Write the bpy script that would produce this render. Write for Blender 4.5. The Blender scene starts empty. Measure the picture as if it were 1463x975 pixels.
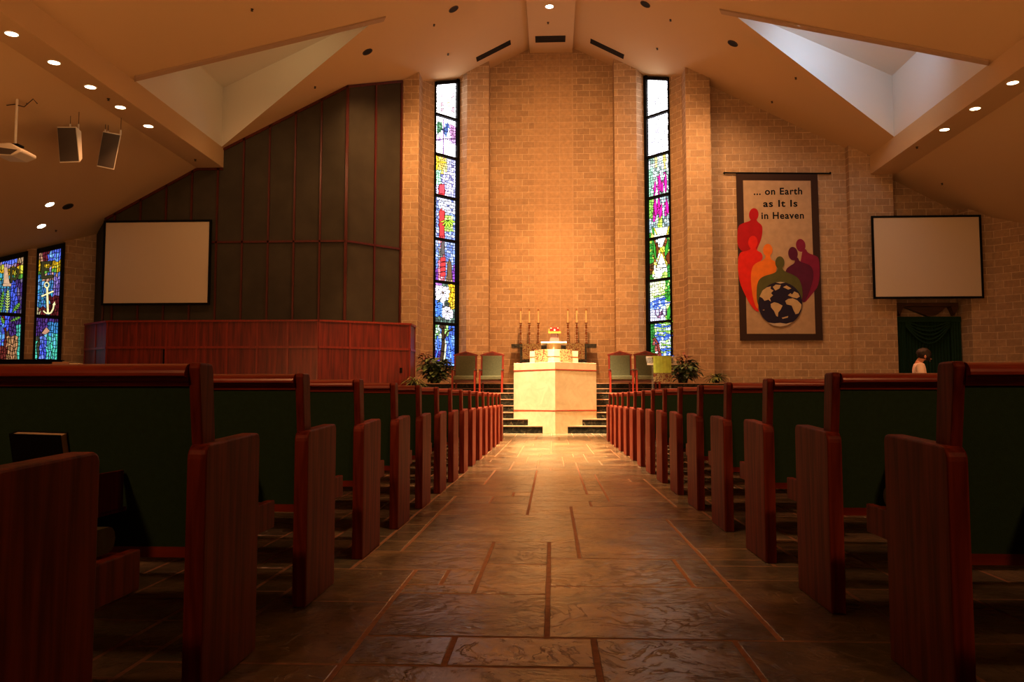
import bpy, bmesh, math, random
from mathutils import Vector, Matrix
random.seed(7)
C = bpy.context.scene.collection
PI = math.pi
# ------------------------------------------------------------------ camera
FPX = 1186.0; EYE = 0.8
TH = math.atan(82.5/FPX); PS = math.atan(57.5/FPX*math.cos(TH))
F = (-math.sin(PS)*math.cos(TH), math.cos(PS)*math.cos(TH), math.sin(TH))
R = (math.cos(PS), math.sin(PS), 0)
U = (math.sin(PS)*math.sin(TH), -math.cos(PS)*math.sin(TH), math.cos(TH))
cd = bpy.data.cameras.new('camera'); cam = bpy.data.objects.new('camera', cd); C.objects.link(cam)
cd.sensor_width = 36; cd.lens = FPX/1463*36; cd.clip_start = 0.05; cd.clip_end = 200
cam.matrix_world = Matrix(((R[0], U[0], -F[0], 0), (R[1], U[1], -F[1], 0), (R[2], U[2], -F[2], EYE), (0, 0, 0, 1)))
bpy.context.scene.camera = cam

def ray(x, y):
    a = (x-731.5)/FPX; b = -(y-487.5)/FPX
    return tuple(F[i]+a*R[i]+b*U[i] for i in range(3))
def atY(x, y, v):
    r = ray(x, y); t = v/r[1]; return Vector((r[0]*t, v, EYE+r[2]*t))
def atX(x, y, v):
    r = ray(x, y); t = v/r[0]; return Vector((v, r[1]*t, EYE+r[2]*t))
def atZ(x, y, v):
    r = ray(x, y); t = (v-EYE)/r[2]; return Vector((r[0]*t, r[1]*t, v))
def atW(x, y, p0, p1):
    """hit on the vertical plane through plan points p0, p1"""
    r = ray(x, y); dx, dy = p1[0]-p0[0], p1[1]-p0[1]
    t = (p0[0]*dy-p0[1]*dx)/(r[0]*dy-r[1]*dx)
    return Vector((r[0]*t, r[1]*t, EYE+r[2]*t))
def proj(p):
    d = (p[0], p[1], p[2]-EYE); c = [sum(d[i]*k[i] for i in range(3)) for k in (R, U, F)]
    return (731.5+FPX*c[0]/c[2], 487.5-FPX*c[1]/c[2])

# ------------------------------------------------------------------ materials
def new_mat(name):
    m = bpy.data.materials.new(name); m.use_nodes = True
    nt = m.node_tree; b = nt.nodes['Principled BSDF']
    return m, nt, b
def simple(name, col, rough=0.6, metal=0.0, spec=0.5, noise=0.0, nscale=8.0, bump=0.0, bscale=60.0, coat=0.0):
    m, nt, b = new_mat(name)
    b.inputs['Base Color'].default_value = (*col, 1); b.inputs['Roughness'].default_value = rough
    b.inputs['Metallic'].default_value = metal; b.inputs['Specular IOR Level'].default_value = spec
    b.inputs['Coat Weight'].default_value = coat
    tc = nt.nodes.new('ShaderNodeTexCoord')
    if noise > 0:
        n = nt.nodes.new('ShaderNodeTexNoise'); n.inputs['Scale'].default_value = nscale; n.inputs['Detail'].default_value = 4
        r = nt.nodes.new('ShaderNodeMapRange'); r.inputs['From Min'].default_value = .3; r.inputs['From Max'].default_value = .7
        r.inputs['To Min'].default_value = 1-noise; r.inputs['To Max'].default_value = 1+noise
        mx = nt.nodes.new('ShaderNodeVectorMath'); mx.operation = 'SCALE'; mx.inputs[0].default_value = col
        nt.links.new(tc.outputs['Object'], n.inputs['Vector']); nt.links.new(n.outputs['Fac'], r.inputs['Value'])
        nt.links.new(r.outputs['Result'], mx.inputs['Scale']); nt.links.new(mx.outputs['Vector'], b.inputs['Base Color'])
    if bump > 0:
        n = nt.nodes.new('ShaderNodeTexNoise'); n.inputs['Scale'].default_value = bscale; n.inputs['Detail'].default_value = 5
        bp = nt.nodes.new('ShaderNodeBump'); bp.inputs['Strength'].default_value = bump; bp.inputs['Distance'].default_value = .01
        nt.links.new(tc.outputs['Object'], n.inputs['Vector']); nt.links.new(n.outputs['Fac'], bp.inputs['Height'])
        nt.links.new(bp.outputs['Normal'], b.inputs['Normal'])
    return m
def emis(name, col, s):
    m, nt, b = new_mat(name)
    b.inputs['Base Color'].default_value = (*[min(1, c) for c in col], 1)
    b.inputs['Emission Color'].default_value = (*col, 1); b.inputs['Emission Strength'].default_value = s
    return m
def wood(name, c1, c2, rough=.35, axis='Z', coat=.3, sc=1.0, spec=.5):
    m, nt, b = new_mat(name); b.inputs['Specular IOR Level'].default_value = spec; L = nt.links
    tc = nt.nodes.new('ShaderNodeTexCoord'); mp = nt.nodes.new('ShaderNodeMapping')
    s = {'Z': (14, 14, .9), 'X': (.9, 14, 14), 'Y': (14, .9, 14)}[axis]
    mp.inputs['Scale'].default_value = [v*sc for v in s]
    n = nt.nodes.new('ShaderNodeTexNoise'); n.inputs['Scale'].default_value = 2.2; n.inputs['Detail'].default_value = 7; n.inputs['Distortion'].default_value = .6
    cr = nt.nodes.new('ShaderNodeValToRGB'); cr.color_ramp.elements[0].color = (*c1, 1); cr.color_ramp.elements[1].color = (*c2, 1)
    cr.color_ramp.elements[0].position = .35; cr.color_ramp.elements[1].position = .68
    L.new(tc.outputs['Object'], mp.inputs['Vector']); L.new(mp.outputs['Vector'], n.inputs['Vector']); L.new(n.outputs['Fac'], cr.inputs['Fac'])
    L.new(cr.outputs['Color'], b.inputs['Base Color'])
    bp = nt.nodes.new('ShaderNodeBump'); bp.inputs['Strength'].default_value = .12; bp.inputs['Distance'].default_value = .004
    L.new(n.outputs['Fac'], bp.inputs['Height']); L.new(bp.outputs['Normal'], b.inputs['Normal'])
    b.inputs['Roughness'].default_value = rough; b.inputs['Coat Weight'].default_value = coat; b.inputs['Coat Roughness'].default_value = .25
    return m
def brick(name, c1, c2, mortar, bw=.406, rh=.203, off=.5, rough=.85, bstr=.8, ms=.011, nz=.5):
    m, nt, b = new_mat(name); L = nt.links
    uv = nt.nodes.new('ShaderNodeUVMap'); uv.uv_map = 'UVMap'
    t = nt.nodes.new('ShaderNodeTexBrick'); t.offset = off; t.squash = 1
    for k, v in (('Scale', 1), ('Mortar Size', ms), ('Mortar Smooth', .25), ('Bias', 0), ('Brick Width', bw), ('Row Height', rh)): t.inputs[k].default_value = v
    t.inputs['Color1'].default_value = (*c1, 1); t.inputs['Color2'].default_value = (*c2, 1); t.inputs['Mortar'].default_value = (*mortar, 1)
    L.new(uv.outputs['UV'], t.inputs['Vector'])
    n = nt.nodes.new('ShaderNodeTexNoise'); n.inputs['Scale'].default_value = 9; n.inputs['Detail'].default_value = 8; n.inputs['Roughness'].default_value = .65
    L.new(uv.outputs['UV'], n.inputs['Vector'])
    mr = nt.nodes.new('ShaderNodeMapRange'); mr.inputs['From Min'].default_value = .3; mr.inputs['From Max'].default_value = .7
    mr.inputs['To Min'].default_value = .82; mr.inputs['To Max'].default_value = 1.15; L.new(n.outputs['Fac'], mr.inputs['Value'])
    sc = nt.nodes.new('ShaderNodeVectorMath'); sc.operation = 'SCALE'
    L.new(t.outputs['Color'], sc.inputs[0]); L.new(mr.outputs['Result'], sc.inputs['Scale']); L.new(sc.outputs['Vector'], b.inputs['Base Color'])
    inv = nt.nodes.new('ShaderNodeMath'); inv.operation = 'SUBTRACT'; inv.inputs[0].default_value = 1; L.new(t.outputs['Fac'], inv.inputs[1])
    mu = nt.nodes.new('ShaderNodeMath'); mu.operation = 'MULTIPLY_ADD'; L.new(n.outputs['Fac'], mu.inputs[0]); mu.inputs[1].default_value = nz; L.new(inv.outputs[0], mu.inputs[2])
    bp = nt.nodes.new('ShaderNodeBump'); bp.inputs['Strength'].default_value = bstr; bp.inputs['Distance'].default_value = .03
    L.new(mu.outputs[0], bp.inputs['Height']); L.new(bp.outputs['Normal'], b.inputs['Normal'])
    b.inputs['Roughness'].default_value = rough
    return m
def slate():
    m, nt, b = new_mat('slate_flags'); L = nt.links
    at = nt.nodes.new('ShaderNodeAttribute'); at.attribute_name = 'tint'
    tc = nt.nodes.new('ShaderNodeTexCoord')
    n = nt.nodes.new('ShaderNodeTexNoise'); n.inputs['Scale'].default_value = 2.6; n.inputs['Detail'].default_value = 8; n.inputs['Roughness'].default_value = .65; n.inputs['Distortion'].default_value = .5
    L.new(tc.outputs['Object'], n.inputs['Vector'])
    cr = nt.nodes.new('ShaderNodeValToRGB'); e = cr.color_ramp.elements
    e[0].position = .32; e[0].color = (.10, .092, .066, 1); e[1].position = .7; e[1].color = (.33, .245, .14, 1)
    x = e.new(.5); x.color = (.20, .165, .108, 1)
    L.new(n.outputs['Fac'], cr.inputs['Fac'])
    mx = nt.nodes.new('ShaderNodeMix'); mx.data_type = 'RGBA'; mx.blend_type = 'MULTIPLY'; mx.inputs['Factor'].default_value = 1
    L.new(cr.outputs['Color'], mx.inputs['A']); L.new(at.outputs['Color'], mx.inputs['B']); L.new(mx.outputs['Result'], b.inputs['Base Color'])
    # cleft surface: wide ripples and fine scales
    mp = nt.nodes.new('ShaderNodeMapping'); mp.inputs['Scale'].default_value = (1, 1, 1); L.new(tc.outputs['Object'], mp.inputs['Vector'])
    n2 = nt.nodes.new('ShaderNodeTexNoise'); n2.inputs['Scale'].default_value = 4; n2.inputs['Detail'].default_value = 8; n2.inputs['Roughness'].default_value = .62; n2.inputs['Distortion'].default_value = .7
    L.new(mp.outputs['Vector'], n2.inputs['Vector'])
    st = nt.nodes.new('ShaderNodeValToRGB'); q = st.color_ramp.elements; q[0].position = .38; q[0].color = (0, 0, 0, 1); q[1].position = .42; q[1].color = (.35, .35, .35, 1)
    w = q.new(.52); w.color = (.45, .45, .45, 1); w = q.new(.545); w.color = (.8, .8, .8, 1); w = q.new(.7); w.color = (1, 1, 1, 1)
    L.new(n2.outputs['Fac'], st.inputs['Fac'])
    n3 = nt.nodes.new('ShaderNodeTexNoise'); n3.inputs['Scale'].default_value = 22; n3.inputs['Detail'].default_value = 5; L.new(tc.outputs['Object'], n3.inputs['Vector'])
    ad = nt.nodes.new('ShaderNodeMath'); ad.operation = 'MULTIPLY_ADD'; L.new(n3.outputs['Fac'], ad.inputs[0]); ad.inputs[1].default_value = .45; L.new(st.outputs['Color'], ad.inputs[2])
    bp = nt.nodes.new('ShaderNodeBump'); bp.inputs['Strength'].default_value = .75; bp.inputs['Distance'].default_value = .010
    L.new(ad.outputs[0], bp.inputs['Height']); L.new(bp.outputs['Normal'], b.inputs['Normal'])
    b.inputs['Roughness'].default_value = .24; b.inputs['Specular IOR Level'].default_value = .6
    return m
def marble(name, dark=True):
    m, nt, b = new_mat(name); L = nt.links
    tc = nt.nodes.new('ShaderNodeTexCoord')
    v = nt.nodes.new('ShaderNodeTexNoise'); v.inputs['Scale'].default_value = 9 if dark else 3.5; v.inputs['Detail'].default_value = 9; v.inputs['Roughness'].default_value = .7; v.inputs['Distortion'].default_value = 1.0
    L.new(tc.outputs['Object'], v.inputs['Vector'])
    cr = nt.nodes.new('ShaderNodeValToRGB'); e = cr.color_ramp.elements
    if dark:
        e[0].position = .45; e[0].color = (.014, .014, .010, 1); e[1].position = .72; e[1].color = (.30, .24, .14, 1); x = e.new(.60); x.color = (.05, .045, .03, 1)
    else:
        e[0].position = .3; e[0].color = (.62, .50, .33, 1); e[1].position = .75; e[1].color = (.80, .70, .50, 1)
    L.new(v.outputs['Fac'], cr.inputs['Fac']); L.new(cr.outputs['Color'], b.inputs['Base Color'])
    b.inputs['Roughness'].default_value = .22 if dark else .5
    b.inputs['Specular IOR Level'].default_value = .25 if dark else .4
    return m
def brocade():
    m, nt, b = new_mat('gold_brocade'); L = nt.links
    tc = nt.nodes.new('ShaderNodeTexCoord')
    v = nt.nodes.new('ShaderNodeTexVoronoi'); v.inputs['Scale'].default_value = 30
    L.new(tc.outputs['Object'], v.inputs['Vector'])
    cr = nt.nodes.new('ShaderNodeValToRGB'); e = cr.color_ramp.elements
    e[0].position = .15; e[0].color = (0.375, 0.310, 0.150, 1); e[1].position = .75; e[1].color = (0.225, 0.050, 0.015, 1)
    x = e.new(.38); x.color = (0.275, 0.190, 0.060, 1); x = e.new(.5); x.color = (0.425, 0.375, 0.225, 1); x = e.new(.62); x.color = (0.070, 0.045, 0.020, 1)
    L.new(v.outputs['Distance'], cr.inputs['Fac']); L.new(cr.outputs['Color'], b.inputs['Base Color'])
    b.inputs['Roughness'].default_value = .6
    return m
def glass_attr():
    m, nt, b = new_mat('stained_glass'); L = nt.links
    at = nt.nodes.new('ShaderNodeAttribute'); at.attribute_name = 'glass'
    b.inputs['Base Color'].default_value = (.02, .02, .02, 1); b.inputs['Roughness'].default_value = .3
    tc = nt.nodes.new('ShaderNodeTexCoord'); n = nt.nodes.new('ShaderNodeTexNoise'); n.inputs['Scale'].default_value = 14; n.inputs['Detail'].default_value = 3
    mr = nt.nodes.new('ShaderNodeMapRange'); mr.inputs['To Min'].default_value = .6; mr.inputs['To Max'].default_value = 1.4
    sc = nt.nodes.new('ShaderNodeVectorMath'); sc.operation = 'SCALE'
    L.new(tc.outputs['Object'], n.inputs['Vector']); L.new(n.outputs['Fac'], mr.inputs['Value'])
    L.new(at.outputs['Color'], sc.inputs[0]); L.new(mr.outputs['Result'], sc.inputs['Scale'])
    L.new(sc.outputs['Vector'], b.inputs['Emission Color']); b.inputs['Emission Strength'].default_value = 1.0
    return m
def leafmat(name, c1, c2):
    m, nt, b = new_mat(name); L = nt.links
    tc = nt.nodes.new('ShaderNodeTexCoord'); n = nt.nodes.new('ShaderNodeTexNoise'); n.inputs['Scale'].default_value = 12
    cr = nt.nodes.new('ShaderNodeValToRGB'); cr.color_ramp.elements[0].position = .4; cr.color_ramp.elements[1].position = .62
    cr.color_ramp.elements[0].color = (*c1, 1); cr.color_ramp.elements[1].color = (*c2, 1)
    L.new(tc.outputs['Object'], n.inputs['Vector']); L.new(n.outputs['Fac'], cr.inputs['Fac']); L.new(cr.outputs['Color'], b.inputs['Base Color'])
    b.inputs['Roughness'].default_value = .45
    return m
def acrylic():
    m, nt, b = new_mat('clear_acrylic')
    b.inputs['Base Color'].default_value = (.9, .9, .86, 1); b.inputs['Roughness'].default_value = .08; b.inputs['Alpha'].default_value = .08
    return m

M = {}
M['brick'] = brick('split_face_block', (.49, .34, .205), (.39, .265, .16), (.66, .52, .36))
M['smooth'] = brick('smooth_stack_block', (.49, .335, .20), (.46, .315, .19), (.55, .41, .28), off=0, bstr=.35, nz=.12)
M['ceil'] = simple('ceiling_plaster', (.62, .455, .26), .9, bump=.05, bscale=120)
M['well'] = simple('skylight_plaster', (.78, .76, .72), .9)
M['slate'] = slate()
M['grout'] = simple('sandy_grout', (.31, .165, .09), .8, noise=.25, nscale=30)
M['pew'] = wood('cherry_pew_wood', (.14, .016, .008), (.33, .055, .024), .45, 'Z', 0, 1.0, .22)
M['pewx'] = wood('cherry_rail_wood', (.24, .028, .010), (.38, .055, .018), .28, 'X', .4)
M['cherry'] = wood('red_cherry_panel', (.10, .008, .005), (.23, .022, .011), .4, 'Z', .25, .5)
M['cherrytrim'] = wood('red_cherry_trim', (.20, .018, .009), (.28, .032, .015), .35, 'Z', .3)
M['batten'] = wood('dark_red_batten', (.075, .010, .006), (.12, .016, .008), .4, 'Z', .15)
M['green'] = simple('green_pew_cloth', (.045, .10, .052), .9, noise=.08, nscale=60, bump=.2, bscale=300, spec=.2)
M['olive'] = simple('olive_cushion_cloth', (.115, .12, .072), .9, noise=.12, nscale=30, bump=.1, bscale=200, spec=.2)
M['panel'] = simple('brown_acoustic_cloth', (.072, .060, .042), .95, noise=.12, nscale=2, bump=.15, bscale=200, spec=.1)
M['marble'] = marble('black_flecked_marble', True)
M['tread'] = simple('pale_lit_tread', (.45, .28, .18), .4)  # paler than the risers: light on the tread tops put into the colour
M['stone'] = marble('cream_limestone', False)
M['redline'] = simple('red_inlay', (.50, .07, .04), .4)
M['brocade'] = brocade()
M['brass'] = simple('dull_brass', (.34, .14, .05), .4, .55, noise=.4, nscale=60)
M['bead'] = simple('white_beads', (.85, .8, .7), .25)
M['wax'] = simple('cream_wax', (.80, .60, .32), .5)
M['red'] = simple('red_cover', (.42, .008, .006), .5)
M['mauve'] = simple('dull_mauve', (.22, .12, .10), .6)
M['gold'] = simple('gold_metal', (.80, .45, .12), .3, .7)
M['black'] = simple('black_frame', (.004, .004, .004), .6, spec=.15)
M['lead'] = simple('lead_came', (.003, .003, .004), .7, spec=.1)
M['glass'] = glass_attr()
M['screen'] = simple('matte_screen', (.66, .58, .47), .85)
M['white'] = simple('white_enamel', (.75, .72, .66), .5)
M['grille'] = simple('grey_grille', (.10, .08, .065), .8, bump=.4, bscale=400)
M['darkcan'] = simple('dark_can_inside', (.05, .03, .015), .7)
M['lens'] = emis('lit_lens', (1, .80, .50), 14)
M['lensw'] = emis('lit_lens_white', (1, .88, .75), 14)
M['vent'] = simple('black_vent', (.006, .005, .004), .7)
M['acryl'] = acrylic()
M['limecloth'] = simple('lime_green_cloth', (.50, .66, .13), .85, noise=.12, nscale=10)
M['curtain'] = simple('dark_green_drape', (.014, .045, .024), .9, spec=.2)
M['darkwood'] = wood('dark_brown_wood', (.05, .015, .008), (.10, .028, .012), .5, 'X', .1)
M['paper'] = simple('cream_pages', (.90, .78, .60), .8)
M['bookblack'] = simple('black_book_cover', (.006, .006, .006), .5)
M['tan'] = simple('tan_card', (.45, .25, .16), .8)
M['skin'] = simple('skin', (.58, .30, .20), .55)
M['hair'] = simple('dark_hair', (.022, .010, .006), .5, noise=.5, nscale=30, bump=.6, bscale=80)
M['pink'] = simple('pale_pink_shirt', (.95, .80, .78), .8)
M['navy'] = simple('dark_trousers', (.03, .03, .05), .8)
M['leafA'] = leafmat('variegated_leaf', (.035, .075, .02), (.22, .28, .12))
M['leafB'] = leafmat('dark_glossy_leaf', (.018, .045, .014), (.13, .16, .065))
M['leafC'] = leafmat('striped_leaf', (.10, .16, .04), (.40, .42, .16))
M['leafR'] = leafmat('rust_red_leaf', (.20, .04, .03), (.32, .14, .08))
M['pot'] = simple('dark_pot', (.02, .016, .012), .5)
M['stem'] = simple('plant_stem', (.07, .08, .03), .7)

# ------------------------------------------------------------------ mesh helpers
class MB:
    def __init__(s): s.v = []; s.f = []; s.uv = []; s.col = []; s.m = []
    def face(s, pts, uv=None, col=None, mi=0):
        i = len(s.v); s.v += [tuple(p) for p in pts]; s.f.append(list(range(i, i+len(pts)))); s.uv.append(uv or [(0, 0)]*len(pts)); s.col.append(col or (1, 1, 1, 1)); s.m.append(mi)
    def shape(s, verts, faces, mi=0):
        i = len(s.v); s.v += [tuple(p) for p in verts]
        for f in faces: s.f.append([i+k for k in f]); s.uv.append([(0, 0)]*len(f)); s.col.append((1, 1, 1, 1)); s.m.append(mi)
    def box(s, x0, x1, y0, y1, z0, z1, mi=0):
        x0, x1 = min(x0, x1), max(x0, x1); y0, y1 = min(y0, y1), max(y0, y1); z0, z1 = min(z0, z1), max(z0, z1)
        v = [(x, y, z) for z in (z0, z1) for y in (y0, y1) for x in (x0, x1)]
        s.shape(v, [(0, 2, 3, 1), (4, 5, 7, 6), (0, 1, 5, 4), (2, 6, 7, 3), (0, 4, 6, 2), (1, 3, 7, 5)], mi)
    def prism(s, poly, a0, a1, axis='X', mi=0):
        """poly: 2D points; extruded along axis. X: (y,z)  Y: (x,z)  Z: (x,y)"""
        mk = {'X': lambda p, a: (a, p[0], p[1]), 'Y': lambda p, a: (p[0], a, p[1]), 'Z': lambda p, a: (p[0], p[1], a)}[axis]
        n = len(poly); v = [mk(p, a0) for p in poly]+[mk(p, a1) for p in poly]
        s.shape(v, [list(range(n))[::-1], list(range(n, 2*n))]+[(i, (i+1) % n, n+(i+1) % n, n+i) for i in range(n)], mi)
    def tube(s, pts, r, n=8, mi=0):
        pts = [Vector(p) for p in pts]; rs = r if isinstance(r, (list, tuple)) else [r]*len(pts); rings = []
        for i, p in enumerate(pts):
            d = (pts[min(i+1, len(pts)-1)]-pts[max(i-1, 0)]).normalized()
            a = d.orthogonal().normalized() if i == 0 else (a-d*a.dot(d)).normalized()
            b = d.cross(a); rings.append([p+(a*math.cos(2*PI*k/n)+b*math.sin(2*PI*k/n))*rs[i] for k in range(n)])
        v = [q for g in rings for q in g]; f = [list(range(n))[::-1], [len(v)-n+k for k in range(n)]]
        for i in range(len(pts)-1):
            for k in range(n): f.append((i*n+k, i*n+(k+1) % n, (i+1)*n+(k+1) % n, (i+1)*n+k))
        s.shape(v, f, mi)
    def lathe(s, prof, n=20, c=(0, 0, 0), mi=0):
        v = []; f = []
        for r, z in prof:
            for k in range(n): v.append((c[0]+r*math.cos(2*PI*k/n), c[1]+r*math.sin(2*PI*k/n), c[2]+z))
        for i in range(len(prof)-1):
            for k in range(n): f.append((i*n+k, i*n+(k+1) % n, (i+1)*n+(k+1) % n, (i+1)*n+k))
        f.append(list(range(n))[::-1]); f.append([len(v)-n+k for k in range(n)])
        s.shape(v, f, mi)
    def build(s, name, mat, parent=None, origin=None, bevel=0, smooth=False, fix=True, attr=None):
        o0 = Vector(origin) if origin else Vector((0, 0, 0))
        me = bpy.data.meshes.new(name); me.from_pydata([tuple(Vector(p)-o0) for p in s.v], [], s.f)
        for mm in (mat if isinstance(mat, list) else [mat]): me.materials.append(mm)
        ul = me.uv_layers.new(name='UVMap'); k = 0
        for uv in s.uv:
            for q in uv: ul.data[k].uv = q; k += 1
        for i, p in enumerate(me.polygons): p.material_index = s.m[i]
        if attr:
            ca = me.color_attributes.new(attr, 'FLOAT_COLOR', 'CORNER'); k = 0
            for i, uv in enumerate(s.uv):
                for q in uv: ca.data[k].color = s.col[i]; k += 1
        if fix:
            bm = bmesh.new(); bm.from_mesh(me); bmesh.ops.recalc_face_normals(bm, faces=bm.faces); bm.to_mesh(me); bm.free()
        if smooth:
            for p in me.polygons: p.use_smooth = True
        o = bpy.data.objects.new(name, me); C.objects.link(o); o.location = o0
        if parent: o.parent = parent
        if bevel:
            b = o.modifiers.new('bevel', 'BEVEL'); b.width = bevel; b.segments = 2; b.limit_method = 'ANGLE'
        return o
def thing(name, label, cat, loc=(0, 0, 0), rotz=0, group=None):
    o = bpy.data.objects.new(name, None); C.objects.link(o); o.empty_display_size = .1
    o.location = loc; o.rotation_euler = (0, 0, rotz); return tag(o, label, cat, group)
def tag(o, label, cat, group=None):
    o['label'] = label; o['category'] = cat
    if group: o['group'] = group
    return o
def struct(o): o['kind'] = 'structure'; return o
def dup(root, loc, rotz=None, label=None, group=None):
    r = root.copy(); C.objects.link(r); r.location = loc
    if rotz is not None: r.rotation_euler = (0, 0, rotz)
    if label: r['label'] = label
    if group: r['group'] = group
    for ch in list(root.children):
        c = ch.copy(); C.objects.link(c); c.parent = r
        for g in ch.children:
            d = g.copy(); C.objects.link(d); d.parent = c
    return r
def lamp(name, kind, loc, power, col=(1, .72, .42), target=None, size=.3, angle=60, blend=.6, sy=None):
    l = bpy.data.lights.new(name, kind); l.energy = power; l.color = col
    if kind == 'SPOT': l.spot_size = math.radians(angle); l.spot_blend = blend; l.shadow_soft_size = size
    elif kind == 'AREA':
        l.size = size
        if sy: l.shape = 'RECTANGLE'; l.size_y = sy
    else: l.shadow_soft_size = size
    o = bpy.data.objects.new(name, l); C.objects.link(o); o.location = loc
    if target is not None: o.rotation_euler = (Vector(target)-Vector(loc)).to_track_quat('-Z', 'Y').to_euler()
    return o

# ------------------------------------------------------------------ ceiling surfaces
FX = 9.1; SZ = 7.2; SX = 9.85; RB = 0.68; RZ = 11.8
def zc(x):
    a = abs(x)
    if a < RB: return RZ
    if a <= FX: return 12.3-.5*a
    if a <= SX: return SZ
    return SZ-.54*(a-SX)
YB = -4.0; YF = 26.6; XW = 16.2
A_ = (4.45, 19.76); B_ = (9.1, 22.1); C_ = (9.1, 17.3)
def roofz(x): return 9.42+.18*(9.1-abs(x))
mb = MB()
def P3(x, y): return (x, y, 12.3-.5*abs(x))
for s in (1, -1):
    mb.face([P3(s*RB, YB), P3(s*FX, YB), P3(s*FX, C_[1]), P3(s*A_[0], A_[1]), P3(s*RB, A_[1])])
    mb.face([P3(s*RB, A_[1]), P3(s*A_[0], A_[1]), P3(s*FX, B_[1]), P3(s*FX, YF), P3(s*RB, YF)])
    for y0, y1 in ((YB, C_[1]), (C_[1], B_[1]), (B_[1], YF)):
        mb.face([(s*FX, y0, SZ), (s*FX, y1, SZ), (s*FX, y1, zc(FX)), (s*FX, y0, zc(FX))])
    mb.face([(s*FX, YB, SZ), (s*FX, YF, SZ), (s*SX, YF, SZ), (s*SX, YB, SZ)])
    mb.face([(s*SX, YB, SZ), (s*SX, YF, SZ), (s*(XW+.1), YF, zc(XW+.1)), (s*(XW+.1), YB, zc(XW+.1))])
    mb.face([(s*RB, YB, RZ), (s*RB, YF, RZ), (s*RB, YF, 12.3), (s*RB, YB, 12.3)])
mb.face([(-RB, YB, RZ), (RB, YB, RZ), (RB, 25.79, RZ), (-RB, 25.79, RZ)])
mb.face([(-RB, YB, 12.3), (RB, YB, 12.3), (RB, YF, 12.3), (-RB, YF, 12.3)])
struct(mb.build('ceiling', M['ceil'], fix=False))
for s in (1, -1):
    mb = MB(); a = (s*A_[0], A_[1]); b = (s*B_[0], B_[1]); c = (s*C_[0], C_[1]); e = .002
    def wallq(p, q, z0a, z0b, z1a, z1b): mb.face([(*p, z0a), (*q, z0b), (*q, z1b), (*p, z1a)])
    pz = lambda p: 12.3-.5*abs(p[0])
    wallq(a, b, pz(a), pz(b), roofz(a[0]), roofz(b[0]))
    wallq(b, c, pz(b), pz(c), roofz(b[0]), roofz(c[0]))
    wallq(c, a, pz(c), pz(a), roofz(c[0]), roofz(a[0]))
    mb.face([(*a, roofz(a[0])), (*b, roofz(b[0])), (*c, roofz(c[0]))])
    struct(mb.build('ceiling', M['well'], fix=False))
    # trim board along the near edge of the opening
    t0 = Vector(P3(s*4.16, 19.9)); t1 = Vector(P3(s*9.09, 17.28)); d = (t1-t0).normalized(); w = Vector((d.y, -d.x, 0)).normalized()*(.16 if s > 0 else -.16)
    up = Vector((0, 0, .04)); m2 = MB(); q = [t0-up, t1-up, t1+w-up, t0+w-up]; q = [Vector((v.x, v.y, 12.3-.5*abs(v.x)-.045)) for v in q]
    m2.shape(q+[v+Vector((0, 0, .04)) for v in q], [(0, 1, 2, 3), (4, 7, 6, 5), (0, 4, 5, 1), (1, 5, 6, 2), (2, 6, 7, 3), (3, 7, 4, 0)])
    struct(m2.build('trim_%d' % (1 if s > 0 else 2), simple('taupe_trim', (.44, .32, .22), .8)))
    # daylight entering from the skylight glazing high on the near wall of the well
    ca = Vector((*c, 0))*.5+Vector((*a, 0))*.5; 
    n = Vector((0.0, 1, 0)); 
    if s > 0: lamp('skylight_daylight', 'AREA', (6.9, 18.95, 9.55), 42, (.55, .75, 1), (6.9, 21.2, 8.9), .35, sy=2.4).rotation_euler.rotate_axis('Z', PI/2)
    else: lamp('skylight_daylight', 'AREA', (-6.9, 18.95, 9.55), 5, (1, .85, .42), (-6.9, 21.2, 8.9), .35, sy=2.4).rotation_euler.rotate_axis('Z', PI/2)

# ------------------------------------------------------------------ walls
def wall(name, p0, p1, mat='brick', zb=0, ztop=None, u0=None, parent=None, cuts=()):
    """vertical wall from p0 to p1 (left to right seen from the room), top follows the ceiling"""
    p0 = Vector((*p0, 0)); p1 = Vector((*p1, 0)); L_ = (p1-p0).length; mb = MB()
    ts = [0, 1]
    for xb in (-SX, -FX, -RB, RB, FX, SX):
        if (p0.x-xb)*(p1.x-xb) < 0 and abs(p1.x-p0.x) > 1e-6:
            t = (xb-p0.x)/(p1.x-p0.x); ts += [t-1e-5, t+1e-5]
    ts = sorted(ts)
    for a, b in zip(ts, ts[1:]):
        if b-a < 1e-4: continue
        q0 = p0.lerp(p1, a); q1 = p0.lerp(p1, b)
        xm0 = q0.lerp(q1, .001).x; xm1 = q0.lerp(q1, .999).x
        z0 = (zc(xm0)+.03) if ztop is None else ztop; z1 = (zc(xm1)+.03) if ztop is None else ztop
        ua = (u0 if u0 is not None else 0)+a*L_; ub = (u0 if u0 is not None else 0)+b*L_
        mb.face([(q0.x, q0.y, zb), (q1.x, q1.y, zb), (q1.x, q1.y, z1), (q0.x, q0.y, z0)], [(ua, zb), (ub, zb), (ub, z1), (ua, z0)])
    return struct(mb.build(name, M[mat], fix=False))
NW = 25.8
wall('wall_niche', (-1.94, NW), (-.55, NW), u0=.2); wall('wall_niche', (-.55, NW), (.7, NW), 'smooth', u0=.0); wall('wall_niche', (.7, NW), (1.94, NW), u0=.3)
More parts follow.
